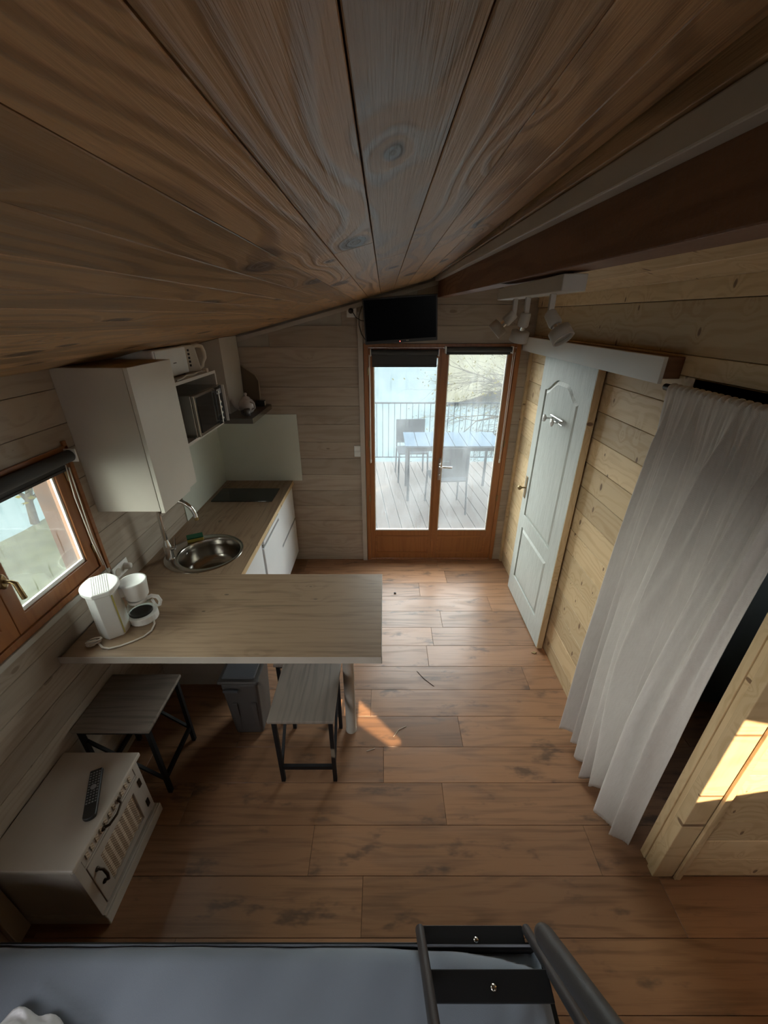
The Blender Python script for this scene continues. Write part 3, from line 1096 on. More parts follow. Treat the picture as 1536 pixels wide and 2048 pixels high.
def curt(s_, h):
    # s_ 0 (far edge) .. 1 (near edge); h 0 top .. 1 hem
    yl = 1.605 + .012 * math.sin(h * 5) - .02 * h
    yr = .935 + .05 * math.sin(h * 3.0) + .035 * h * h
    y = yl + (yr - yl) * s_
    a = .018 + .070 * min(1, h * 1.5)
    lean = 0.0
    f = math.sin(s_ * 2 * PI * 2.6 + ph[0] + .5 * math.sin(h * 2.2)) * .35
    for (s0, s1, w_, am) in CURT_RIDGES:
        d_ = s_ - (s0 + (s1 - s0) * h ** 1.2)
        ww = w_ * (.35 + .55 * h)
        g_ = am * math.exp(-(d_ / ww) ** 2)
        f += g_
        lean += g_ * .035 * min(1, h * 2)
    f += math.sin(s_ * 2 * PI * 23 + ph[3] - 2 * h) * .16 * (1 - h) ** 1.5
    f += math.sin(s_ * 2 * PI * 41 + ph[5] + h) * .10 * (1 - h) ** 2
    x_ = RX - .018 - a * (f - .45) - .022 * h
    y += lean * math.sin(PI * min(1, max(0, s_)))
    y += .012 * math.sin(s_ * 2 * PI * 7.1 + ph[4] + h) * (1 - abs(2 * s_ - 1)) * h * 2
    return x_, y


vs, fs = [], []
for j in range(NV + 1):
    for i in range(NS + 1):
        s_ = i / NS
        zt = RZ + .015
        hem = .035 + .035 * math.sin(s_ * 9 + 1) + .010 * math.sin(s_ * 60) + random.uniform(-.003, .003)
        hem = max(hem, .012)
        if j < 8:
            # drape over the rod: a short tail behind, then over the top
            a = PI * (j / 8)
            x_, y_ = curt(s_, 0)
            r_ = .0165 + .003 * math.sin(s_ * 2 * PI * 23 + ph[3])
            vs.append((RX + math.cos(a) * r_, y_, RZ + math.sin(a) * r_ - (.03 if j == 0 else 0)))
        else:
            h = (j - 8) / (NV - 8)
            x_, y_ = curt(s_, h)
            w_ = min(1, h * 9)
            x_ = (RX - .0175) * (1 - w_) + x_ * w_
            vs.append((x_, y_, RZ - h * (RZ - hem)))
for j in range(NV):
    for i in range(NS):
        a = j * (NS + 1) + i
        fs.append((a, a + 1, a + NS + 2, a + NS + 1))
cm.add(vs, fs, True)
cu = obj('gauze_curtain', cm, M['gauze'])
sm_ = cu.modifiers.new('thickness', 'SOLIDIFY')
sm_.thickness = .0014
tag(cu, 'long off white gauze curtain hanging in the doorway on the right', 'curtain')
cu['kind'] = 'object'

# ------------------------------------------------------------------ kitchen
ZC = .85
ww_y = wood('worktop', 'Y', 'X')
ww_x = wood('worktop', 'X', 'Y')
SKX, SKY = -1.14, 2.172


def ell(cx, cy, rx, ry, n=48):
    return [(cx + rx * math.cos(2 * PI * i / n), cy + ry * math.sin(2 * PI * i / n)) for i in range(n)]


BWX = -1.108
wt = obj('kitchen_worktop', MB().prism([(XL, 1.934), (-.832, 1.934), (-.832, YB), (XL, YB)], ZC - .038, ZC, 'Z', holes=[ell(BWX, SKY, .192, .192)]), ww_y)
tag(wt, 'oak look kitchen worktop with round sink and black hob', 'worktop')
obj('edge_band', MB().box(-.832, -.8305, 1.934, YB, ZC - .038, ZC - .001), wood('pine', 'Y', 'Z'), wt)
bt = obj('bar_worktop', MB().box(XL + .015, -.012, 1.303, 1.9335, ZC - .038, ZC), ww_x, bev=.0012)
tag(bt, 'oak look breakfast bar top with pale front edge', 'worktop')
obj('edge_band', MB().box(XL + .001, -.012, 1.3010, 1.3028, ZC - .038, ZC - .0005).box(-.0118, -.0100, 1.3010, 1.9335, ZC - .038, ZC - .0005), M['trimwhite'], bt)
obj('wall_bracket', MB().prism([(1.36, ZC - .0385), (1.44, ZC - .0385), (1.36, ZC - .075)], XL + .02, XL + .12, 'X'), M['carcass'], bt)
obj('bar_leg', MB().lathe([(.032, 0), (.032, .006), (.030, .007), (.030, ZC - .044), (.045, ZC - .044), (.045, ZC - .0385)], 28, (-.193, 1.564, 0)), M['pale'], bt)
# dark end cap at the corner
obj('corner_cap', MB().box(-.0098, -.0085, 1.3012, 1.312, ZC - .038, ZC - .004), M['rubber'], bt)

# sink
sk = empty('round_sink', (SKX, SKY, ZC), label='round stainless steel sink let into the worktop', cat='sink')
mb = MB()
n = 64
rim_o = ell(SKX, SKY, .236, .234, n)
rings = [[(x_, y_, ZC + .0005) for x_, y_ in rim_o], [(SKX + (x_ - SKX) * .985, SKY + (y_ - SKY) * .985, ZC + .004) for x_, y_ in rim_o]]
for r_, z_ in ((.205, .0045), (.198, .003), (.188, .003), (.184, -.004), (.180, -.05), (.172, -.11), (.15, -.145), (.10, -.156), (.035, -.160), (.001, -.162)):
    rings.append([(x_, y_, ZC + z_) for x_, y_ in ell(BWX if r_ < .19 else (BWX - .004 if r_ < .2 else BWX - .006), SKY, r_, r_, n)])
vs = [p for r_ in rings for p in r_]
fs = [(i * n + k_, i * n + (k_ + 1) % n, (i + 1) * n + (k_ + 1) % n, (i + 1) * n + k_)[::-1] for i in range(len(rings) - 1) for k_ in range(n)]
mb.add(vs, fs, True)
obj('sink_bowl', mb, M['steel'], sk)
obj('overflow', MB().lathe([(.001, .0), (.009, .001), (.013, .003), (.013, .0)][::-1], 16, (0, 0, 0), 'X').xf(Matrix.Translation((BWX - .174, SKY + .045, ZC - .045)) @ Matrix.Rotation(R(8), 4, 'Y')), M['chrome'], sk)
obj('drain', MB().lathe([(.001, .004), (.02, .004), (.035, .002), (.038, 0)][::-1], 24, (BWX, SKY, ZC - .160)), M['chrome'], sk)
# tap
TX, TY = -1.322, 2.10
tp = empty('mixer_tap', (TX, TY, ZC + .004), label='tall chrome gooseneck mixer tap at the round sink', cat='tap')
obj('tap_body', MB().lathe([(.026, 0), (.026, .006), (.024, .012), (.024, .085), (.020, .10), (.016, .115), (.0125, .13)], 20, (TX, TY, ZC + .004)), M['chrome'], tp)
arc = [(TX, TY, ZC + .12), (TX, TY, 1.14)]
for i in range(1, 13):
    a = PI - PI * i / 12 * .96
    arc.append((TX + .105 + .105 * math.cos(a), TY + .008 * i / 12, 1.14 + .105 * math.sin(a)))
arc.append((arc[-1][0] + .002, arc[-1][1], arc[-1][2] - .02))
sp = obj('spout', MB().tube(arc, .0125, 14), M['chrome'], tp)
obj('aerator', MB().tube([arc[-1], (arc[-1][0] + .001, arc[-1][1], arc[-1][2] - .018)], .0125, 14), M['brass'], sp)
obj('tap_lever', MB().tube([(TX + .018, TY, ZC + .07), (TX + .045, TY, ZC + .075)], .011, 10).tube([(TX + .045, TY, ZC + .078), (TX + .055, TY + .005, ZC + .15)], [.005, .0035], 8), M['chrome'], tp)
# sponge on the rim
spg = empty('dish_sponge', (-1.25, 2.325, ZC + .006), label='yellow sponge with green scourer beside the tap', cat='sponge')
rot = Matrix.Translation((-1.262, 2.325, ZC + .005)) @ Matrix.Rotation(R(28), 4, 'Z')
obj('sponge_block', MB().box(-.05, .05, -.032, .032, 0, .022).xf(rot), M['sponge'], spg, .004)
obj('scourer_pad', MB().box(-.05, .05, -.032, .032, .0222, .030).xf(rot), M['scour'], spg, .002)
# hob
hb = empty('glass_hob', (-1.15, 3.075, ZC), label='black glass hob set in the worktop near the back wall', cat='hob')
obj('glass_plate', MB().box(-1.40, -.905, 2.94, 3.21, ZC + .0005, ZC + .007), M['blackglass'], hb, .002)

# white base units; fronts in brighter enamel, door light put into the colour
def unit(name, y0, y1, label, doors):
    u = empty(name, (-1.14, (y0 + y1) / 2, 0), label=label, cat='cabinet')
    obj('carcass', MB().box(XL + .005, -.862, y0, y1, .10, ZC - .040), M['carcass'], u, .001)
    obj('plinth', MB().box(XL + .005, -.90, y0, y1, 0, .0995), M['carcass'], u)
    return u


u1 = unit('sink_unit', 1.885, 2.375, 'white base unit under the sink, nearest the bar', 1)
# the sink bowl hangs inside: carcass kept lower
cu1 = [c for c in u1.children if c.name.startswith('carcass')][0]
me = mkmesh('carcass', MB().box(XL + .005, -.862, 1.885, 2.375, .10, .66).box(XL + .005, -.862, 1.885, 1.90, .66, ZC - .040).box(-.88, -.862, 1.90, 2.375, .66, ZC - .040))
for v in me.vertices:
    v.co -= WL[u1]
me.materials.append(M['carcass'])
cu1.data = me
obj('unit_door', MB().box(-.861, -.843, 1.89, 2.37, .11, .80), M['fridge'], u1, .0015)
fr = empty('under_counter_fridge', (-1.12, 2.6, 0), label='white undercounter fridge with recessed grip between the base units', cat='fridge')
obj('fridge_body', MB().box(XL + .03, -.875, 2.385, 2.835, .03, ZC - .045), M['fridge'], fr, .003)
fd = obj('fridge_door', MB().box(-.873, -.832, 2.383, 2.832, .06, .745).box(-.873, -.845, 2.383, 2.832, .7455, ZC - .042), M['fridge'], fr, .004)
obj('grip_strip', MB().box(-.8448, -.829, 2.39, 2.825, .775, .803), M['fridge'], fd, .003)
obj('grip_recess', MB().box(-.8448, -.838, 2.39, 2.825, .7485, .772), M['button'], fd)
u3 = unit('drawer_unit', 2.845, 3.39, 'white two drawer base unit under the hob', 1)
obj('drawer_front', MB().box(-.861, -.843, 2.85, 3.385, .485, .80), M['fridge'], u3, .0015)
obj('drawer_front', MB().box(-.861, -.843, 2.85, 3.385, .11, .462), M['fridge'], u3, .0015)
obj('grip_channel', MB().box(-.8615, -.857, 2.86, 3.375, .463, .4845), M['greysteel'], u3)

# splashback glass
sb1 = tag(obj('side_splashback', MB().box(XL + .001, XL + .006, 2.60, YB - .007, ZC + .001, 1.52), M['splash'], bev=.001), 'pale green glass splashback panel on the left wall beside the hob', 'splashback')
sb2 = tag(obj('rear_splashback', MB().box(XL, -.742, YB - .0065, YB, ZC + .001, 1.452), M['splash'], bev=.001), 'pale green glass splashback panel on the back wall behind the hob', 'splashback')

# wall cabinet
wc1 = empty('wall_cabinet', (-1.28, 2.0, 1.31), label='tall white wall cabinet above the sink', cat='cabinet')
obj('side_panel', MB().box(XL, -1.125, 1.81, 1.826, 1.315, 2.0), M['carcass'], wc1, .001)
obj('side_panel', MB().box(XL, -1.125, 2.184, 2.20, 1.315, 2.0), M['carcass'], wc1, .001)
obj('cabinet_floor', MB().box(XL, -1.125, 1.8265, 2.1835, 1.315, 1.331), M['carcass'], wc1)
obj('cabinet_top', MB().box(XL, -1.125, 1.8265, 2.1835, 1.984, 1.9995), wood('pine', 'Y', 'X'), wc1)
obj('cabinet_door', MB().prism([(1.812, 1.305), (2.10, 1.305), (2.11, 1.322), (2.198, 1.322), (2.198, 2.0), (1.812, 2.0)], -1.123, -1.104, 'X'), M['white'], wc1, .001)
# open shelf unit with microwave
us = empty('open_wall_unit', (-1.28, 2.48, 1.53), label='open white wall unit holding the microwave', cat='shelf unit')
obj('top_shelf', MB().box(XL, -1.115, 2.202, 2.78, 1.862, 1.88), M['carcass'], us, .001)
obj('bottom_shelf', MB().box(XL, -1.115, 2.202, 2.78, 1.528, 1.546), M['carcass'], us, .001)
obj('side_panel', MB().box(XL, -1.115, 2.202, 2.216, 1.5465, 1.8615), M['carcass'], us)
obj('side_panel', MB().box(XL, -1.115, 2.766, 2.78, 1.5465, 1.8615), M['carcass'], us)
mw = empty('microwave_oven', (-1.25, 2.52, 1.546), label='steel and black microwave in the open wall unit', cat='microwave')
obj('oven_body', MB().box(XL + .04, -1.095, 2.31, 2.745, 1.553, 1.795), M['steel'], mw, .004)
fw = obj('oven_door', MB().box(-1.0945, -1.078, 2.315, 2.62, 1.556, 1.792), M['steel'], mw, .003)
obj('door_window', MB().box(-1.0778, -1.0745, 2.34, 2.612, 1.575, 1.778), M['blackglass'], fw)
cp = obj('control_panel', MB().box(-1.0945, -1.078, 2.623, 2.742, 1.556, 1.792), M['blackglass'], mw, .002)
obj('door_bar', MB().tube([(-1.055, 2.622, 1.575), (-1.055, 2.622, 1.775)], .0045, 8).box(-1.078, -1.055, 2.618, 2.626, 1.58, 1.588).box(-1.078, -1.055, 2.618, 2.626, 1.762, 1.77), M['chrome'], fw)
for zz in (1.59, 1.625, 1.66, 1.695):
    obj('control_button', MB().lathe([(.008, 0), (.009, .006), (.001, .008)], 12, (-1.078, 2.685, zz), 'X'), M['chrome'], cp)
obj('time_display', MB().box(-1.0778, -1.077, 2.65, 2.72, 1.745, 1.775), M['button'], cp)
obj('panel_trim', MB().box(-1.078, -1.062, 2.7422, 2.7475, 1.556, 1.792), M['plastic'], mw)
for fx in (-1.38, -1.12):
    for fy in (2.34, 2.72):
        obj('rubber_foot', MB().lathe([(.01, 0), (.01, .0075)], 10, (fx, fy, 1.5462)), M['rubber'], mw)

# chimney hood
hd = empty('extractor_hood', (-1.2, 3.2, 1.5), label='extractor hood with pale chimney box and dark flat canopy', cat='extractor hood')
obj('canopy', MB().box(XL, -.945, 2.875, YB - .01, 1.50, 1.538), M['greysteel'], hd, .002)
obj('canopy_edge', MB().box(-.9448, -.942, 2.875, YB - .01, 1.50, 1.538), M['steel'], hd)
obj('chimney_box', MB().add([(x_, y_, z_) for x_, y_, z_ in
                            [(XL, 3.03, 1.5385), (-1.15, 3.03, 1.5385), (-1.15, YB - .001, 1.5385), (XL, YB - .001, 1.5385),
                             (XL, 3.03, ceil_z(XL) - .002), (-1.15, 3.03, ceil_z(-1.15) - .004), (-1.15, YB - .022, ceil_z(-1.15) - .004), (XL, YB - .022, ceil_z(XL) - .002)]],
                            [(0, 3, 2, 1), (4, 5, 6, 7), (0, 1, 5, 4), (1, 2, 6, 5), (2, 3, 7, 6), (3, 0, 4, 7)]), M['carcass'], hd, .002)

# things on the canopy
HZ = 1.5382
P0 = atz(497, 828, HZ)
px, py = P0.x - .02, P0.y + .05
tpot = empty('teapot', (px, py, HZ), label='pale ceramic teapot with knobbed lid on the hood canopy', cat='teapot')
obj('pot_body', MB().lathe([(.03, 0), (.045, .01), (.062, .04), (.06, .07), (.045, .095), (.03, .105), (.001, .107)], 24, (px, py, HZ)), M['bone'], tpot)
obj('pot_lid', MB().lathe([(.034, .105), (.026, .116), (.010, .122), (.008, .13), (.013, .137), (.009, .146), (.001, .149)], 20, (px, py, HZ)), M['bone'], tpot)
obj('pot_spout', MB().tube([(px - .045, py - .02, HZ + .03), (px - .08, py - .035, HZ + .06), (px - .098, py - .04, HZ + .10)], [.018, .012, .009], 10), M['bone'], tpot)
obj('pot_handle', MB().tube([(px + .04, py - .03, HZ + .085), (px + .07, py - .05, HZ + .08), (px + .075, py - .05, HZ + .045), (px + .045, py - .03, HZ + .03)], .006, 8), M['bone'], tpot)
P0 = atz(503, 832, HZ)
mg = empty('small_mug', (P0.x - .03, P0.y + .01, HZ), label='small dark mug in front of the teapot', cat='mug')
qx, qy = P0.x - .03, P0.y + .01
obj('mug_body', MB().lathe([(.018, 0), (.022, .003), (.023, .05), (.021, .05), (.02, .006), (.001, .005)], 20, (qx, qy, HZ)), M['greysteel'], mg)
obj('mug_handle', MB().tube([(qx - .021, qy - .01, HZ + .042), (qx - .038, qy - .018, HZ + .036), (qx - .038, qy - .018, HZ + .018), (qx - .021, qy - .01, HZ + .01)], .0035, 8), M['rubber'], mg)
P0 = atz(526, 812, HZ)
jr = empty('spice_tin', (P0.x - .01, P0.y, HZ), label='small black tin with pale side label on the canopy corner', cat='tin')
obj('tin_body', MB().box(P0.x - .05, P0.x + .02, P0.y - .02, P0.y + .02, HZ, HZ + .045), M['rubber'], jr, .004)
obj('tin_label', MB().box(P0.x + .0202, P0.x + .0215, P0.y - .015, P0.y + .015, HZ + .006, HZ + .04), M['cream'], jr)
M['board'] = flat('dark_board', (.11, .075, .045), .5, var=.06)
M['boardrim'] = flat('light_board_rim', (.33, .26, .18), .5, var=.04)
tray = empty('cutting_board', (-1.08, 3.36, HZ), label='brown cutting board with lighter rim standing behind the teapot', cat='cutting board')
bo = [(-1.145, 0), (-1.03, 0), (-1.016, .03), (-1.014, .19), (-1.04, .235), (-1.146, .31)]
Mt = Matrix.Translation((0, 3.345, HZ + .0005)) @ Matrix.Rotation(R(-6), 4, 'X')
obj('board_panel', MB().prism(bo, 0, .012, 'Y').xf(Mt), M['board'], tray, .002)
obj('board_rim', MB().tube([(-1.03, -.002, .004), (-1.013, -.002, .03), (-1.011, -.002, .19), (-1.038, -.002, .238), (-1.144, -.002, .314)], .005, 8).xf(Mt), M['boardrim'], tray)

# on top of the open unit
ZT = 1.8802
bx = empty('toaster', (-1.31, 2.42, ZT), label='white boxy long slot toaster on the wall unit', cat='toaster')
obj('toaster_shell', MB().box(-1.425, -1.20, 2.225, 2.60, ZT + .008, ZT + .158), M['plastic'], bx, .008, seg=3)
obj('toaster_seam', MB().box(-1.1998, -1.199, 2.235, 2.239, ZT + .03, ZT + .15), M['greysteel'], bx)
obj('toaster_badge', MB().box(-1.1998, -1.1985, 2.42, 2.455, ZT + .075, ZT + .08), M['greysteel'], bx)
obj('bread_slot', MB().box(-1.33, -1.30, 2.27, 2.55, ZT + .157, ZT + .1595), M['rubber'], bx)
for fx in (-1.40, -1.225):
    for fy in (2.25, 2.57):
        obj('rubber_foot', MB().lathe([(.01, 0), (.01, .0082)], 10, (fx, fy, ZT)), M['rubber'], bx)
kx, ky = -1.235, 2.695
kt = empty('electric_kettle', (kx, ky, ZT), label='cream jug kettle with loop handle on the wall unit', cat='kettle')
obj('kettle_body', MB().prism([(-.055, 0), (.052, 0), (.058, .01), (.040, .150), (.02, .160), (-.035, .160), (-.048, .150), (-.062, .01)], -.04, .04, 'Y')
    .xf(Matrix.Translation((kx, ky, ZT)) @ Matrix.Rotation(R(35), 4, 'Z')), M['cream'], kt, .016, seg=4)
Mk = Matrix.Translation((kx, ky, ZT)) @ Matrix.Rotation(R(35), 4, 'Z')
obj('kettle_handle', MB().tube([(.03, 0, .150), (.062, 0, .155), (.090, 0, .145), (.098, 0, .115), (.098, 0, .08), (.082, 0, .055), (.075, 0, .03), (.052, 0, .02)], [.014, .013, .012, .012, .012, .011, .012, .014], 12).xf(Mk), M['cream'], kt)
for i in range(5):
    obj('level_window', MB().box(-.008, .004, -.0412, -.0398, .035 + i * .022, .048 + i * .022).xf(Mk), M['rubber'], kt)
kc = tag(obj('white_power_cable', MB().tube([(-1.125, 2.26, ZT + .004), (-1.13, 2.34, ZT + .005), (-1.14, 2.42, ZT + .012), (-1.135, 2.50, ZT + .006), (-1.15, 2.58, ZT + .006), (-1.16, 2.62, ZT + .006), (-1.13, 2.66, ZT + .008)], .004, 8)
             .box(-1.145, -1.12, 2.66, 2.69, ZT + .0005, ZT + .022), M['cream']), 'cream power cable lying on the wall unit before the toaster', 'cable')

# wall sockets
so = empty('tv_socket', (-.244, YB, 2.23), label='white wall socket high beside the television', cat='socket')
obj('socket_plate', MB().box(-.285, -.209, YB - .012, YB, 2.190, 2.27), M['plastic'], so, .004)
obj('black_plug', MB().lathe([(.020, 0), (.018, .022), (.008, .03)], 16, (-.252, YB - .0122, 2.235), 'Y'), M['rubber'], so)
sw = empty('light_switch', (-.23, YB, 1.15), label='white double light switch by the tall batten', cat='switch')
for z_ in (1.155, 1.105):
    s_ = obj('switch_plate', MB().box(-.262, -.207, YB - .014, YB, z_ - .0245, z_ + .0245), M['plastic'], sw, .003)
    obj('rocker', MB().box(-.255, -.214, YB - .018, YB - .0142, z_ - .017, z_ + .017), M['plastic'], s_, .002)
ws_ = empty('worktop_socket', (XL, 1.76, .97), label='white double socket with angled plug below the window corner', cat='socket')
obj('socket_plate', MB().box(XL, XL + .01, 1.755, 1.885, .925, 1.0), M['plastic'], ws_, .004)
obj('socket_well', MB().lathe([(.022, 0), (.022, .002)], 20, (XL + .0102, 1.79, .962), 'X'), M['carcass'], ws_)
obj('plug', MB().lathe([(.02, 0), (.018, .03), (.008, .036)], 16, (XL + .0102, 1.852, .962), 'X'), M['plastic'], ws_)

# ------------------------------------------------------------------ coffee maker
CMX, CMY = -1.296, 1.488
th = R(36)
cmk = empty('coffee_maker', (CMX, CMY, ZC), label='white filter coffee maker on the breakfast bar', cat='coffee maker')
Mc = Matrix.Translation((CMX, CMY, ZC)) @ Matrix.Rotation(th, 4, 'Z')


def oval(hx, hy, n=10, cx=0):
    # long in local y, rounded ends
    r_ = hx
    pts = []
    for i in range(n + 1):
        a = -PI + PI * i / n
        pts.append((cx + r_ * math.cos(a), -(hy - r_) + r_ * math.sin(a) * 1.0))
    for i in range(n + 1):
        a = PI * i / n
        pts.append((cx + r_ * math.cos(a), (hy - r_) + r_ * math.sin(a)))
    return pts


def tower(hx, hy, bulge, n=10):
    pts = []
    for i in range(n + 1):
        f = -1 + 2 * i / n
        pts.append((hx + bulge * (1 - f * f), f * hy))
    for i in range(n + 1):
        f = 1 - 2 * i / n
        pts.append((-hx - bulge * (1 - f * f), f * hy))
    return pts


obj('water_tank', MB().prism(tower(.030, .080, .036), .0, .232, 'Z').xf(Mc), M['plastic'], cmk, .003)
ld = obj('tank_lid', MB().prism(tower(.034, .088, .044), .2325, .256, 'Z').xf(Mc), M['plastic'], cmk, .006, seg=3)
rb = MB()
for i in range(8):
    rb.box(-.030 + i * .0085, -.0275 + i * .0085, -.080, .080, .2561, .2577)
obj('lid_rib', rb.xf(Mc), M['plastic'], ld)
obj('level_strip', MB().box(.0335, .0375, -.0795, -.074, .01, .225).xf(Mc), M['sponge'], cmk, .001)
obj('hot_plate_base', MB().prism(oval(.066, .070, 12, .125), 0, .038, 'Z').xf(Mc), M['plastic'], cmk, .004)
obj('bridge', MB().box(.04, .10, -.03, .03, .165, .215).xf(Mc), M['plastic'], cmk, .004)
obj('hot_plate', MB().lathe([(.001, .0), (.050, .0), (.052, .002), (.052, -.0)], 32, (.120, 0, .0385)).xf(Mc), M['greysteel'], cmk)
obj('filter_basket', MB().lathe([(.040, .125), (.052, .14), (.058, .215), (.060, .225), (.052, .225), (.05, .222), (.001, .215)], 36, (.125, 0, 0)).xf(Mc), M['plastic'], cmk)
cr = obj('glass_carafe', MB().lathe([(.046, .0415), (.052, .046), (.054, .070), (.050, .095), (.042, .112), (.040, .120)], 32, (.122, 0, 0)).xf(Mc), M['clear'], cmk)
obj('carafe_band', MB().lathe([(.043, .108), (.044, .122), (.042, .1235), (.040, .122)], 32, (.122, 0, 0)).xf(Mc), M['plastic'], cr)
Mh = Mc @ Matrix.Translation((.122, 0, 0)) @ Matrix.Rotation(R(-20), 4, 'Z')
obj('carafe_handle', MB().tube([(.040, 0, .112), (.062, 0, .122), (.086, 0, .112), (.094, 0, .085), (.086, 0, .062), (.075, 0, .058), (.066, 0, .072), (.060, 0, .10)], [.009, .010, .010, .009, .008, .006, .006, .006], 10).xf(Mh), M['plastic'], cr)
cab = [(276, 1215), (288, 1190), (296, 1195), (303, 1226), (309, 1240), (302, 1262), (278, 1280), (245, 1290), (215, 1297), (202, 1296), (197, 1288), (200, 1280)]
pts = [atz(u, v, ZC + .0045) for u, v in [(284, 1224), (296, 1226), (306, 1234), (309, 1247), (303, 1261), (288, 1273), (265, 1283), (240, 1292), (218, 1297), (205, 1295), (198, 1287), (201, 1281)]]
cbl = empty('coffee_maker_cable', atz(240, 1292, ZC), label='cream cable with tangled plug curling round the coffee maker', cat='cable')
obj('cable', MB().tube(pts, .0042, 8), M['cord'], cbl)
tang = MB()
c0 = atz(184, 1284, ZC + .015)
for k_ in range(4):
    tang.tube([(c0.x + .025 * math.cos(a * .7 + k_) + .004 * k_, c0.y + .02 * math.sin(a * .7 + k_ * 1.3), ZC + .006 + .008 * k_ * .8 + .004 * math.sin(a)) for a in range(9)], .0038, 8)
obj('cable_bundle', tang, M['cord'], cbl)
p_ = atz(176, 1294, ZC)
obj('mains_plug', MB().tube([(p_.x, p_.y, ZC + .014), (p_.x + .02, p_.y + .03, ZC + .014)], [.013, .011], 12), M['plastic'], cbl)

# ------------------------------------------------------------------ stools
st_t = wood('stool', 'Y', 'X')
st_t2 = wood('stool', 'Y', 'X')


def stool(cx, cy, rz, label, sx=.315, sy=.365, fx=.285, fy=.30, H_=.50):
    s_ = empty('bar_stool', (cx, cy, 0), rz, label, 'stool', 'low stools at the breakfast bar')
    m2 = MB()
    obj('seat', m2.box(-sx / 2, sx / 2, -sy / 2, sy / 2, H_ - .018, H_), st_t, s_, .004, local=True)
    w_ = .02
    for ax in (-1, 1):
        for ay in (-1, 1):
            x_, y_ = ax * (fx / 2 - w_ / 2), ay * (fy / 2 - w_ / 2)
            obj('leg', MB().box(x_ - w_ / 2, x_ + w_ / 2, y_ - w_ / 2, y_ + w_ / 2, 0, H_ - .0185), M['black'], s_, .001, local=True)
    x_, y_ = fx / 2 - w_, fy / 2 - w_
    obj('top_rail', MB().box(-x_, x_, -y_ - w_, -y_, H_ - .04, H_ - .0185).box(-x_, x_, y_, y_ + w_, H_ - .04, H_ - .0185)
        .box(-x_ - w_, -x_, -y_, y_, H_ - .04, H_ - .0185).box(x_, x_ + w_, -y_, y_, H_ - .04, H_ - .0185), M['black'], s_, local=True)
    for sg in (-1, 1):
        yy_ = sg * (fy / 2 - w_ / 2)
        obj('stretcher', MB().box(-x_, x_, yy_ - .008, yy_ + .008, .10, .125), M['black'], s_, local=True)
        xx_ = sg * (fx / 2 - w_ / 2)
        obj('side_brace', MB().bar((xx_, -y_, .11), (xx_, y_, .40), .012, .014, up=(1, 0, 0)), M['black'], s_, local=True)
    return s_


stool(-.392, 1.425, 0, 'grey wood topped stool with black frame pushed under the bar end', sx=.315, sy=.36, fx=.292, fy=.32)
stool(-1.255, 1.36, R(90), 'grey wood topped stool against the left wall by the small cabinet', sx=.325, sy=.36, fx=.30, fy=.335)
stool(-.46, 1.76, 0, 'third stool under the bar, mostly hidden behind the other', sx=.30, sy=.32, fx=.285, fy=.29, H_=.48)

# ------------------------------------------------------------------ bin
bn = empty('pedal_bin', (-.79, 1.62, 0), label='dark grey tapered plastic bin under the bar', cat='bin')
b0 = [(-.865, 1.535), (-.705, 1.535), (-.705, 1.72), (-.865, 1.72)]
b1 = [(-.905, 1.555), (-.70, 1.555), (-.70, 1.78), (-.905, 1.78)]
z1_ = .385
obj('bin_body', MB().add([(x_, y_, 0) for x_, y_ in b0] + [(x_, y_, z1_) for x_, y_ in b1],
                         [(3, 2, 1, 0), (4, 5, 6, 7), (0, 1, 5, 4), (1, 2, 6, 5), (2, 3, 7, 6), (3, 0, 4, 7)]), M['bin'], bn, .018, seg=3)
obj('bin_rim', MB().box(-.915, -.692, 1.547, 1.79, z1_ + .0, z1_ + .02), M['bin'], bn, .008, seg=3)
ld = obj('bin_lid', MB().box(-.895, -.712, 1.567, 1.77, z1_ + .0203, z1_ + .035), M['binlid'], bn, .007, seg=3)
obj('bin_grip', MB().box(-.885, -.80, 1.532, 1.546, z1_ - .045, z1_ - .028), M['binlid'], bn, .003)
bb = MB()
for fx in (-.85, -.745):
    bb.box(fx, fx + .028, 1.5365, 1.545, .01, .25)
obj('bin_rib', bb, M['bin'], bn, .004)

# ------------------------------------------------------------------ small cabinet with remote
tc = empty('small_cabinet', (-1.27, .92, 0), label='low pale cabinet with wicker door against the left wall', cat='cabinet')
cx0, cx1 = XL + .004, -1.118
cy0, cy1 = .722, 1.125
H0 = .445
obj('cabinet_body', MB().box(cx0, cx1 - .016, cy0, cy1, .062, H0 - .022), M['carcass'], tc, .002)
obj('cabinet_top', MB().box(cx0, -1.096, cy0 - .016, cy1 + .012, H0 - .0218, H0), M['carcass'], tc, .006, seg=3)
obj('plinth', MB().box(cx0, -1.098, cy0 - .006, cy1 + .012, 0, .055).box(cx0, -1.106, cy0 - .002, cy1 + .006, .0552, .0618), M['carcass'], tc, .004)
fxa = cx1 - .0158
obj('face_frame', MB().box(fxa, cx1, cy0, cy0 + .035, .062, H0 - .022).box(fxa, cx1, cy1 - .03, cy1, .062, H0 - .022).box(fxa, cx1, cy0 + .035, cy1 - .03, H0 - .034, H0 - .022)
    .box(fxa, cx1, cy0 + .035, cy1 - .03, .335, .345), M['trimwhite'], tc, .001)
dr = obj('drawer', MB().box(fxa + .002, cx1 - .002, cy0 + .037, cy1 - .032, .347, H0 - .036), M['trimwhite'], tc, .001)
wk = MB()
for i in range(11):
    y_ = cy0 + .055 + i * .0275
    wk.box(cx1 - .0019, cx1 + .002, y_, y_ + .016, .358, H0 - .046)
obj('wicker_inlay', wk, M['wicker'], dr, .002)
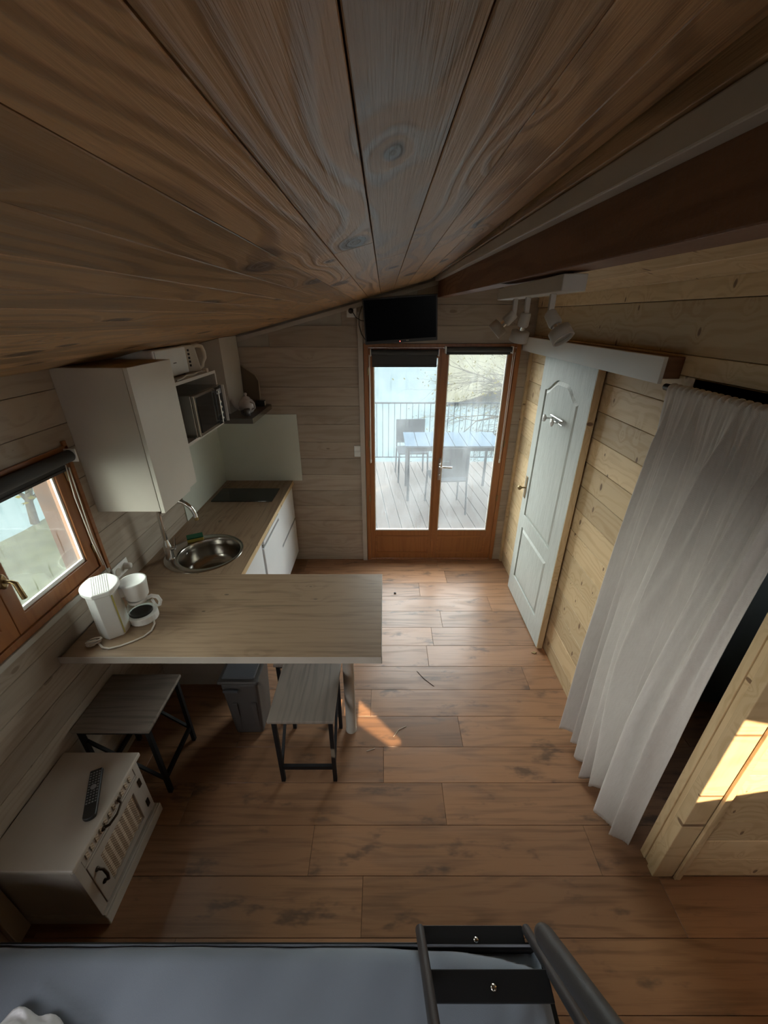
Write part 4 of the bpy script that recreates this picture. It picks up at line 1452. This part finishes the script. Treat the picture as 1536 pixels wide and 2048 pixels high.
obj('drawer_pull', MB().tube([(cx1 + .002, .875, .372), (cx1 + .022, .885, .376), (cx1 + .026, .925, .37), (cx1 + .022, .965, .376), (cx1 + .002, .975, .380)], [.006, .005, .0045, .005, .006], 8)
    .sphere((cx1 + .003, .872, .372), .009, 10, 6).sphere((cx1 + .003, .978, .38), .009, 10, 6), M['iron'], dr)
dyA, dyB, dzA, dzB = cy0 + .037, cy1 - .032, .072, .333
dr2 = obj('cabinet_door', MB().prism([(dyA, dzA), (dyB, dzA), (dyB, dzB), (dyA, dzB)], fxa + .002, cx1 + .003, 'X',
                                     holes=[[(dyA + .06, dzA + .03), (dyB - .045, dzA + .03), (dyB - .045, dzB - .04), (dyA + .06, dzB - .04)]]), M['trimwhite'], tc, .0015)
wk = MB()
nwk = 7
w0, w1_ = dyA + .06, dyB - .045
for i in range(nwk):
    a_, b_ = w0 + (w1_ - w0) * i / nwk, w0 + (w1_ - w0) * (i + 1) / nwk
    mm = (a_ + b_) / 2
    for (p0, p1, x0_, x1_) in ((a_, mm, cx1 - .008, cx1 - .003), (mm, b_, cx1 - .003, cx1 - .008)):
        z0_, z1_2 = dzA + .03, dzB - .04
        wk.add([(x0_, p0, z0_), (x1_, p1, z0_), (x1_, p1, z1_2), (x0_, p0, z1_2)], [(0, 1, 2, 3)])
obj('wicker_panel', wk, M['wicker'], dr2)
for hz in (.12, .27):
    obj('hinge', MB().box(cx1 + .003, cx1 + .007, dyB - .010, dyB + .008, hz, hz + .045), M['iron'], dr2, .001)
obj('door_pull', MB().tube([(cx1 + .003, dyA + .028, .27), (cx1 + .022, dyA + .03, .262), (cx1 + .028, dyA + .03, .225), (cx1 + .022, dyA + .03, .188), (cx1 + .003, dyA + .028, .18)], [.006, .0055, .006, .0055, .006], 8)
    .sphere((cx1 + .003, dyA + .026, .272), .010, 10, 6).sphere((cx1 + .003, dyA + .026, .178), .010, 10, 6), M['iron'], dr2)

rm = empty('remote_control', (-1.18, .955, H0), label='black remote control lying on the small pale cabinet', cat='remote control')
pa, pb = atz(178, 1640, H0 + .01), atz(194, 1540, H0 + .01)
dv = (pb - pa)
Lr = dv.length
Mr = Matrix.Translation((pa + pb) / 2) @ Matrix.Rotation(math.atan2(dv.y, dv.x) - PI / 2, 4, 'Z')
Mr.translation.z = H0 + .0003
wr_ = .046
ol = [(-wr_ / 2, Lr / 2), (-wr_ / 2, -Lr / 2 + .015)] + [(-wr_ / 2 * math.cos(a), -Lr / 2 + .015 - .015 * math.sin(a)) for a in [PI * i / 8 for i in range(1, 8)]] + [(wr_ / 2, -Lr / 2 + .015), (wr_ / 2, Lr / 2)]
obj('remote_shell', MB().prism(ol, 0, .018, 'Z').xf(Mr), M['rubber'], rm, .004, seg=3)
for r_ in range(12):
    for c_ in range(4):
        if r_ in (5, 6) and c_ in (1, 2):
            continue
        y_ = Lr / 2 - .016 - r_ * .0118
        x_ = -.0155 + c_ * .0103
        obj('remote_button', MB().box(x_ - .0028, x_ + .0028, y_ - .0022, y_ + .0022, .0180, .0200).xf(Mr), M['button'], rm)
obj('remote_pad', MB().lathe([(.011, .018), (.011, .0202), (.006, .0206), (.001, .0206)], 16, (0, Lr / 2 - .016 - 5.5 * .0118, 0)).xf(Mr), M['button'], rm)
rm['label'] = 'black remote control lying on the small pale cabinet'

# ------------------------------------------------------------------ television
tv = empty('television', (.12, 3.2, 2.03), label='black flat television mounted above the french door', cat='television')
yt = 3.20
cTL, cTR, cBR, cBL = aty(722, 598, yt), aty(875, 587, yt), aty(875, 680, yt), aty(733, 690, yt)
ctr = (cTL + cTR + cBR + cBL) / 4
wv_ = ((cTR - cTL).length + (cBR - cBL).length) / 2
hv = ((cTL - cBL).length + (cTR - cBR).length) / 2
Mtv = Matrix.Translation(ctr) @ Matrix.Rotation(R(-3.6), 4, 'Y') @ Matrix.Rotation(R(3), 4, 'X')
obj('tv_case', MB().box(-wv_ / 2, wv_ / 2, 0, .022, -hv / 2, hv / 2).box(-wv_ * .32, wv_ * .32, .022, .045, -hv * .38, hv * .25).xf(Mtv), M['rubber'], tv, .003)
obj('tv_screen', MB().box(-wv_ / 2 + .010, wv_ / 2 - .010, -.0015, .0, -hv / 2 + .022, hv / 2 - .010).xf(Mtv), M['screen'], tv)
obj('standby_light', MB().sphere((-.01, -.0025, -hv / 2 + .009), .0028, 8, 6).xf(Mtv), M['led'], tv)
obj('tv_badge', MB().box(.035, .055, -.0012, -.0002, -hv / 2 + .010, -hv / 2 + .015).xf(Mtv), M['steel'], tv)
obj('wall_arm', MB().box(ctr.x - .04, ctr.x + .04, yt + .046, yt + .06, ctr.z - .08, ctr.z + .08).box(ctr.x - .02, ctr.x + .02, yt + .06, YB - .001, ctr.z - .02, ctr.z + .02), M['black'], tv, .002)
tc_ = tag(obj('television_cable', MB().tube([aty(706, 625, YB - .045), aty(712, 635, YB - .05), aty(722, 641, YB - .07), aty(730, 642, YB - .12)], .0032, 6)
              .tube([aty(724, 612, YB - .12), aty(718, 632, YB - .05), aty(718, 650, YB - .04), aty(723, 668, YB - .05), aty(735, 686, YB - .09), aty(742, 676, YB - .15)], .0032, 6), M['darkcord']),
          'thin black cables looping from the high socket behind the television', 'cable')

# ------------------------------------------------------------------ spot track under the beam
lt = empty('spotlight_bar', (.42, 1.32, 2.28), label='white ceiling bar with three adjustable spotlights on the beam', cat='lamp')
zb0, zb1 = 2.250, 2.291
obj('mounting_bar', MB().box(.400, .455, 1.03, 1.60, zb0, zb1 - .006), M['pale'], lt, .002)


def spot(y, dirv, r_=.034):
    base = Vector((.428, y, zb0))
    a = obj('spot_arm', MB().box(.421, .435, y - .006, y + .006, zb0 - .048, zb0), M['pale'], lt, .001)
    piv = base + Vector((0, 0, -.045))
    d_ = Vector(dirv).normalized()
    q = d_.to_track_quat('Z', 'Y').to_matrix().to_4x4()
    Mx = Matrix.Translation(piv) @ q @ Matrix.Scale(.80, 4)
    obj('spot_cap', MB().lathe([(.016, -.005), (.019, .0), (.021, .038), (.018, .044)], 22).xf(Mx), M['pale'], a)
    obj('lamp_socket', MB().lathe([(.013, .0442), (.013, .058)], 16).xf(Mx), M['chrome'], a)
    hs = obj('spot_ring', MB().lathe([(.020, .0582), (r_, .062), (r_ + .001, .098), (r_ - .003, .1), (r_ - .004, .096), (r_ - .005, .088)], 26).xf(Mx), M['pale'], a)
    obj('lamp_lens', MB().lathe([(.001, .0905), (r_ - .0055, .0895), (r_ - .006, .085)][::-1], 24).xf(Mx), M['lens'], a)


spot(1.47, (-.62, .15, -.60))
spot(1.345, (-.10, .25, -1.0))
spot(1.15, (.35, -.55, -.72))

# ------------------------------------------------------------------ bunk bed
bed = empty('bunk_bed', (-.48, -.2, 0), label='dark metal bunk bed with ladder in the foreground', cat='bunk bed')
bx0, bx1, by0, by1 = -1.40, .492, -.88, .537
obj('bed_rail', MB().box(bx0, bx1, by1 - .022, by1, .335, .425), M['black'], bed, .003)
obj('bed_rail', MB().box(bx1 - .022, bx1, by0, by1 - .0225, .335, .425), M['black'], bed, .003)
obj('bed_rail', MB().box(bx0, bx1 - .0225, by0, by0 + .022, .335, .425), M['black'], bed, .003)
for lx in (bx0 + .02, bx1 - .025):
    for ly in (by0 + .02, by1 - .025):
        obj('bed_leg', MB().tube([(lx, ly, 0), (lx, ly, .334)], .02, 12), M['bedmetal'], bed)
obj('bed_base', MB().box(bx0, bx1 - .023, by0 + .023, by1 - .0225, .30, .325), M['black'], bed)
# ladder
ld_d = Vector((0, .64, -.765)).normalized()
l0 = atz(840, 1863, .435)
r0 = atz(1056, 1868, .435)
yl = (l0.y + r0.y) / 2
for xx in (l0.x, r0.x - .002):
    p_ = Vector((xx, yl + .01, .43))
    obj('ladder_stringer', MB().tube([p_, p_ - ld_d * .003, p_ - ld_d * 1.42], [.011, .0145, .0145], 14), M['bedmetal'], bed)
for k_ in range(6):
    c_ = Vector(((l0.x + r0.x) / 2, yl - .015, .400)) - ld_d * (.010 + k_ * .222) + Vector((0, .012, .012))
    wd = (r0.x - l0.x) / 2 - .012
    rg = obj('ladder_rung', MB().box(c_.x - wd, c_.x + wd, c_.y - .030, c_.y + .030, c_.z - .006, c_.z + .006).xf(
        Matrix.Translation(c_) @ Matrix.Rotation(R(2), 4, 'X') @ Matrix.Translation(-c_)), M['black'], bed, .002)
    obj('rung_screw', MB().lathe([(.008, 0), (.007, .002), (.001, .003)], 12, (c_.x + .005, c_.y - .004, c_.z + .0075)).xf(
        Matrix.Translation(c_) @ Matrix.Rotation(R(2), 4, 'X') @ Matrix.Translation(-c_)), M['steel'], rg)
# thick hand rail beside the ladder
ha = Vector((0, .63, -.96)).normalized()
hp0 = ray(1086, 1868) * .86 + Vector((0, 0, CH))
hx_, hy_, hz_ = hp0
ha = (hp0 - (ray(1214, 2048) * .64 + Vector((0, 0, CH)))).normalized()
obj('hand_rail', MB().tube([hp0 + ha * .014, hp0 + ha * .006, hp0 - ha * .012, hp0 - ha * .62], [.008, .017, .0215, .0215], 18), M['bedmetal'], bed)
# upper bunk
uy0, uy1, uz = -1.18, -.30, 1.66
obj('upper_frame', MB().box(bx0, bx1, uy1 - .03, uy1, uz, uz + .05).box(bx0, bx1, uy0, uy0 + .03, uz, uz + .05).box(bx1 - .03, bx1, uy0 + .03, uy1 - .03, uz, uz + .05).box(bx0, bx0 + .03, uy0 + .03, uy1 - .03, uz, uz + .05)
    .box(bx0 + .03, bx1 - .03, uy0 + .03, uy1 - .03, uz + .01, uz + .02), M['black'], bed)
for lx in (bx0 + .02, bx1 - .025):
    obj('tall_post', MB().tube([(lx, uy0 + .015, 0), (lx, uy0 + .015, uz)], .022, 12), M['bedmetal'], bed)
    obj('tall_post', MB().tube([(lx, uy1 - .015, .426), (lx, uy1 - .015, uz)], .022, 12), M['bedmetal'], bed)

# mattress with fitted sheet
mt = MB()
nx, ny = 120, 90
mx0, mx1, my0, my1 = bx0 + .005, .474, by0 + .03, .527
vs, fs = [], []


def edge_round(d_, r_=.05):
    return 0 if d_ > r_ else r_ - math.sqrt(max(0, r_ * r_ - (r_ - d_) ** 2))


for j in range(ny + 1):
    for i in range(nx + 1):
        fx_ = i / nx
        fy_ = j / ny
        x_ = mx0 + (mx1 - mx0) * (fx_ if fx_ < .5 else 1 - (1 - fx_) ** 1.0)
        y_ = my0 + (my1 - my0) * (1 - (1 - fy_) ** 1.6)
        wv3 = .010 * math.sin(x_ * 3.1 + .5) + .006 * math.sin(x_ * 8)
        de = my1 - y_ - max(0, wv3) * .6
        if x_ > .18:
            de -= (x_ - .18) ** 2 * .55
        dx_ = mx1 - x_
        z_ = .462 - edge_round(max(0, de)) - edge_round(max(0, dx_), .04) * .8
        # creases of the sheet
        c1 = abs((x_ + 1.42) * .33 + (y_ - .42))
        z_ += .014 * math.exp(-(c1 / .022) ** 2) * max(0, min(1, (-.45 - x_) * 2.5)) if x_ < -.45 else 0
        c2 = abs((x_ + .9) * .38 + (y_ - .40))
        z_ += .005 * math.exp(-(c2 / .014) ** 2) * (1 if -1.0 < x_ < -.4 else 0)
        z_ += .003 * math.sin(x_ * 9 + y_ * 14) + .0015 * math.sin(x_ * 31 - y_ * 22)
        if x_ > .30:
            z_ += .004 * math.sin((x_ * .8 - y_ * .5) * 70) * min(1, (x_ - .30) * 10)
        if j == ny or i == nx:
            z_ = .44
        vs.append((x_, y_, z_))
for j in range(ny):
    for i in range(nx):
        a = j * (nx + 1) + i
        fs.append((a, a + 1, a + nx + 2, a + nx + 1))
mt.add(vs, fs, True)
# side walls
nv = len(mt.v)
per = [(i, 0) for i in range(nx + 1)] + [(nx, j) for j in range(1, ny + 1)] + [(i, ny) for i in range(nx - 1, -1, -1)] + [(0, j) for j in range(ny - 1, 0, -1)]
top = [vs[j * (nx + 1) + i] for i, j in per]
lo = [(x_, y_, .326) for x_, y_, z_ in top]
n_ = len(top)
lo2 = [(max(mx0, min(mx1 - .004, x_)), max(my0, min(my1 - .014, y_)), .326) for x_, y_, z_ in top]
mt.add(top + lo2, [(i, i + n_, (i + 1) % n_ + n_, (i + 1) % n_) for i in range(n_)] + [tuple(range(n_, 2 * n_))], True)
mtr = obj('mattress', mt, M['sheet'])
tag(mtr, 'mattress in a blue grey fitted sheet on the lower bunk', 'mattress')
# crumpled white cloth in the corner
cl = MB()
cc = atz(70, 2046, .465)
vs, fs = [], []
nr, na = 18, 60
for i in range(nr + 1):
    for k_ in range(na):
        a = 2 * PI * k_ / na
        r_ = i / nr * (.13 + .012 * math.sin(3 * a + 1) + .03 * math.exp(-((a - .35) / .35) ** 2) + .008 * math.sin(7 * a))
        z_ = .47 + .035 * (1 - (i / nr) ** 3) + .008 * math.sin(a * 5 + i * .6 + 1.5 * math.sin(a * 2)) * (i / nr) * (1 - i / nr) * 4 + .008 * math.sin(a * 9 - i * .9) * (i / nr)
        vs.append((cc.x + r_ * math.cos(a), cc.y - .08 + r_ * math.sin(a) * .8, z_ + .002))
for i in range(nr):
    for k_ in range(na):
        k2 = (k_ + 1) % na
        fs.append((i * na + k_, i * na + k2, (i + 1) * na + k2, (i + 1) * na + k_)[::-1])
cl.add(vs, fs, True)
co_ = obj('crumpled_cloth', cl, M['whitemelt'])
s2_ = co_.modifiers.new('thickness', 'SOLIDIFY')
s2_.thickness = .003
tag(co_, 'crumpled white cloth on the corner of the lower bunk', 'cloth')

# ------------------------------------------------------------------ small debris on the floor
def debris(name, pts_, r_, mat, label):
    o_ = obj(name, MB().tube([Vector((p.x, p.y, r_ + .0004)) for p in pts_], r_, 6), mat)
    return tag(o_, label, 'debris')


debris('twig', [atz(834, 1343, 0), atz(848, 1358, 0), atz(868, 1373, 0)], .0016, M['bark'], 'thin dark twig on the floor in front of the door')
debris('grass_stalk', [atz(812, 1453, 0), atz(797, 1460, 0), atz(787, 1474, 0)], .0018, M['cream'], 'pale dry stalk in the sunlit streak on the floor')
debris('straw_bit', [atz(733, 1503, 0), atz(742, 1500, 0), atz(750, 1497, 0)], .0016, M['cream'], 'short pale straw bit near the bar leg')
lf_ = atz(1068, 1306, 0)
tag(obj('dry_leaf', MB().prism([(lf_.x - .02, lf_.y), (lf_.x, lf_.y - .012), (lf_.x + .02, lf_.y + .002), (lf_.x, lf_.y + .014)], .001, .005, 'Z'), M['brass'], bev=.001), 'small dry brown leaf at the foot of the sliding door', 'leaf')
lf_ = atz(790, 1187, 0)
tag(obj('dark_crumb', MB().sphere((lf_.x, lf_.y, .006), .011, 8, 6, (1, .8, .5)), M['rubber']), 'small dark crumb on the floor near the bar', 'debris')

# ------------------------------------------------------------------ outside
deck = empty('deck', (.5, 5.0, -.06), label='grey brown timber deck outside the french door', cat='deck', kind='structure')
wd_ = wood('deck', 'Y', 'X')
da = R(5.3)
for i in range(-16, 20):
    cx_ = .5 + i * .147
    plank('deck_board', deck, cx_ * math.cos(da) - (0) * math.sin(da), 5.05, -.075, .139, 3.1, .03, wd_, .003, (0, 0, da))
rl = empty('deck_railing', (.5, 6.55, -.06), label='thin metal baluster railing at the deck edge', cat='railing')
obj('top_rail', MB().box(-2.4, 3.6, 6.53, 6.56, .935, .955), M['rail'], rl)
obj('bottom_rail', MB().box(-2.4, 3.6, 6.535, 6.555, .03, .045), M['rail'], rl)
bal = None
for i in range(62):
    x_ = -2.35 + i * .097
    if bal is None:
        bal = obj('baluster', MB().box(x_ - .005, x_ + .005, 6.54, 6.55, .045, .935), M['rail'], rl)
        bx_0 = x_
    else:
        c_ = bal.copy()
        C.objects.link(c_)
        c_.parent = rl
        c_.location = (x_ - bx_0, 0, 0)
ot = empty('deck_table', (.9, 5.22, -.06), label='blue grey slatted garden table on the deck', cat='table')
for i in range(8):
    x_ = .27 + i * .158
    obj('table_slat', MB().box(x_, x_ + .15, 4.90, 5.58, .705, .725), M['slate'], ot, .002)
obj('table_apron', MB().box(.29, 1.50, 4.93, 4.95, .65, .704).box(.29, 1.50, 5.53, 5.55, .65, .704), M['rail'], ot)
for lx in (.32, 1.46):
    for ly in (4.96, 5.50):
        obj('leg', MB().box(lx - .015, lx + .015, ly - .015, ly + .015, -.06, .649), M['rail'], ot)


def chair(cx, cy, rz, label):
    c_ = empty('garden_chair', (cx, cy, -.06), rz, label, 'chair', 'garden chairs on the deck')
    obj('seat', MB().box(-.22, .22, -.2, .2, .43, .45), M['rail'], c_, .004, local=True)
    obj('backrest', MB().box(-.22, .22, -.215, -.195, .50, .86), M['rail'], c_, .004, local=True)
    for sx in (-1, 1):
        obj('leg', MB().tube([(sx * .21, -.205, .86), (sx * .21, -.2, .43), (sx * .22, -.24, 0)], .012, 8), M['rail'], c_, local=True)
        obj('leg', MB().tube([(sx * .21, .19, .44), (sx * .22, .22, 0)], .012, 8), M['rail'], c_, local=True)
    return c_


chair(.79, 4.76, R(4), 'dark garden chair seen through the right door leaf')
chair(.42, 5.85, R(184), 'dark garden chair beyond the table, seen through the left door leaf')


def branch(mb, leaves, p, d, L_, r_, depth, droop=0.0):
    pts_ = [p]
    rs_ = [r_]
    q = p
    for i in range(4):
        d = (d + Vector((random.uniform(-.25, .25), random.uniform(-.25, .25), random.uniform(-.2, .2) - droop))).normalized()
        q = q + d * L_ / 4
        pts_.append(q)
        rs_.append(r_ * (1 - .16 * (i + 1)))
    mb.tube(pts_, rs_, 5, cap=False)
    if depth > 0:
        for i in range(1, 5):
            for _ in range(2 if depth > 1 else 2):
                nd = (d + Vector((random.uniform(-.9, .9), random.uniform(-.9, .9), random.uniform(-.6, .6)))).normalized()
                branch(mb, leaves, pts_[i], nd, L_ * .6, rs_[i] * .55, depth - 1, droop)
    else:
        for i in range(1, 5):
            leaves.append(pts_[i])


def tree(name, base, dirs, L_, r_, depth, label, leaf_mat, droop=.03, ls=.03, per=2, dens=1.0):
    tr_ = empty(name, base, label=label, cat='tree')
    mb, lv = MB(), []
    b_ = Vector(base)
    for (o_, d_) in dirs:
        branch(mb, lv, b_ + Vector(o_), Vector(d_).normalized(), L_, r_, depth, droop)
    obj('branches', mb, M['bark'], tr_)
    lm = MB()
    for p_ in lv:
        for _ in range(per):
            if random.random() > dens:
                continue
            q = p_ + Vector([random.uniform(-.06, .06) for _ in range(3)])
            a_ = Vector([random.uniform(-1, 1) for _ in range(3)]).normalized() * ls
            b2 = Vector([random.uniform(-1, 1) for _ in range(3)]).normalized() * ls * .5
            lm.add([q - a_, q + b2, q + a_, q - b2], [(0, 1, 2, 3)])
    fo = obj('foliage', lm, leaf_mat, tr_)
    fo['kind'] = 'stuff'
    return tr_


random.seed(21)
tree('bare_tree', (4.3, 8.6, -1.6), [((0, 0, 0), (-.3, -.1, 1)), ((-.2, 0, 1.4), (-.8, -.05, .5)), ((-.1, 0, 1.9), (-.9, -.15, .1)), ((0, 0, 1.2), (-.9, 0, .9))], 2.2, .05, 3,
     'sparse yellow leaved tree beyond the deck railing', M['moss'], .04, .03, 1, .12)
tree('mossy_tree', (-6.2, 6.3, -1.1), [((0, 0, 0), (.1, 0, 1)), ((0, 0, 1.6), (.5, -.5, .6)), ((.1, 0, 2.1), (.3, .6, .4)), ((0, 0, 2.4), (-.1, -.7, .3)), ((0, 0, 2.7), (.3, -.3, .8)), ((0, 0, 2.5), (.2, .9, .1))], 2.0, .07, 3,
     'mossy tangled tree outside the left window', M['moss'], .0, .05, 1, .9)
# outdoor post by the window
op = tag(obj('outdoor_post', MB().box(-1.98, -1.86, 2.08, 2.20, -1.05, 2.2), wood('post', 'Z', 'Y'), bev=.006), 'brown timber post outside the left window', 'post')


def terrain(name, f, x0, x1, y0, y1, mat, label, n1=30, n2=30):
    vs, fs = [], []
    for j in range(n2 + 1):
        for i in range(n1 + 1):
            x_ = x0 + (x1 - x0) * i / n1
            y_ = y0 + (y1 - y0) * j / n2
            vs.append((x_, y_, f(x_, y_)))
    for j in range(n2):
        for i in range(n1):
            a = j * (n1 + 1) + i
            fs.append((a, a + 1, a + n1 + 2, a + n1 + 1))
    o_ = obj(name, MB().add(vs, fs, True), mat, center=False)
    return tag(o_, label, 'ground', kind='structure')


terrain('lake', lambda x_, y_: -3.2, -70, 60, -30, 160, M['lake'], 'pale misty blue water below the deck', 4, 4)
terrain('hillside', lambda x_, y_: -3.3 + max(0, x_ - y_ * .14) * .32 + .15 * math.sin(x_ * .7) * math.cos(y_ * .5), 3.4, 70, 27, 130, M['hill'], 'sunlit misty slope to the right beyond the railing')
terrain('grassy_bank', lambda x_, y_: -1.0 + .12 * math.sin(x_ * 1.3 + y_) - max(0, -x_ - 6.3) * 1.5, -8.5, -1.56, -12, 8, M['bank'], 'dull green bank rising outside the left window')
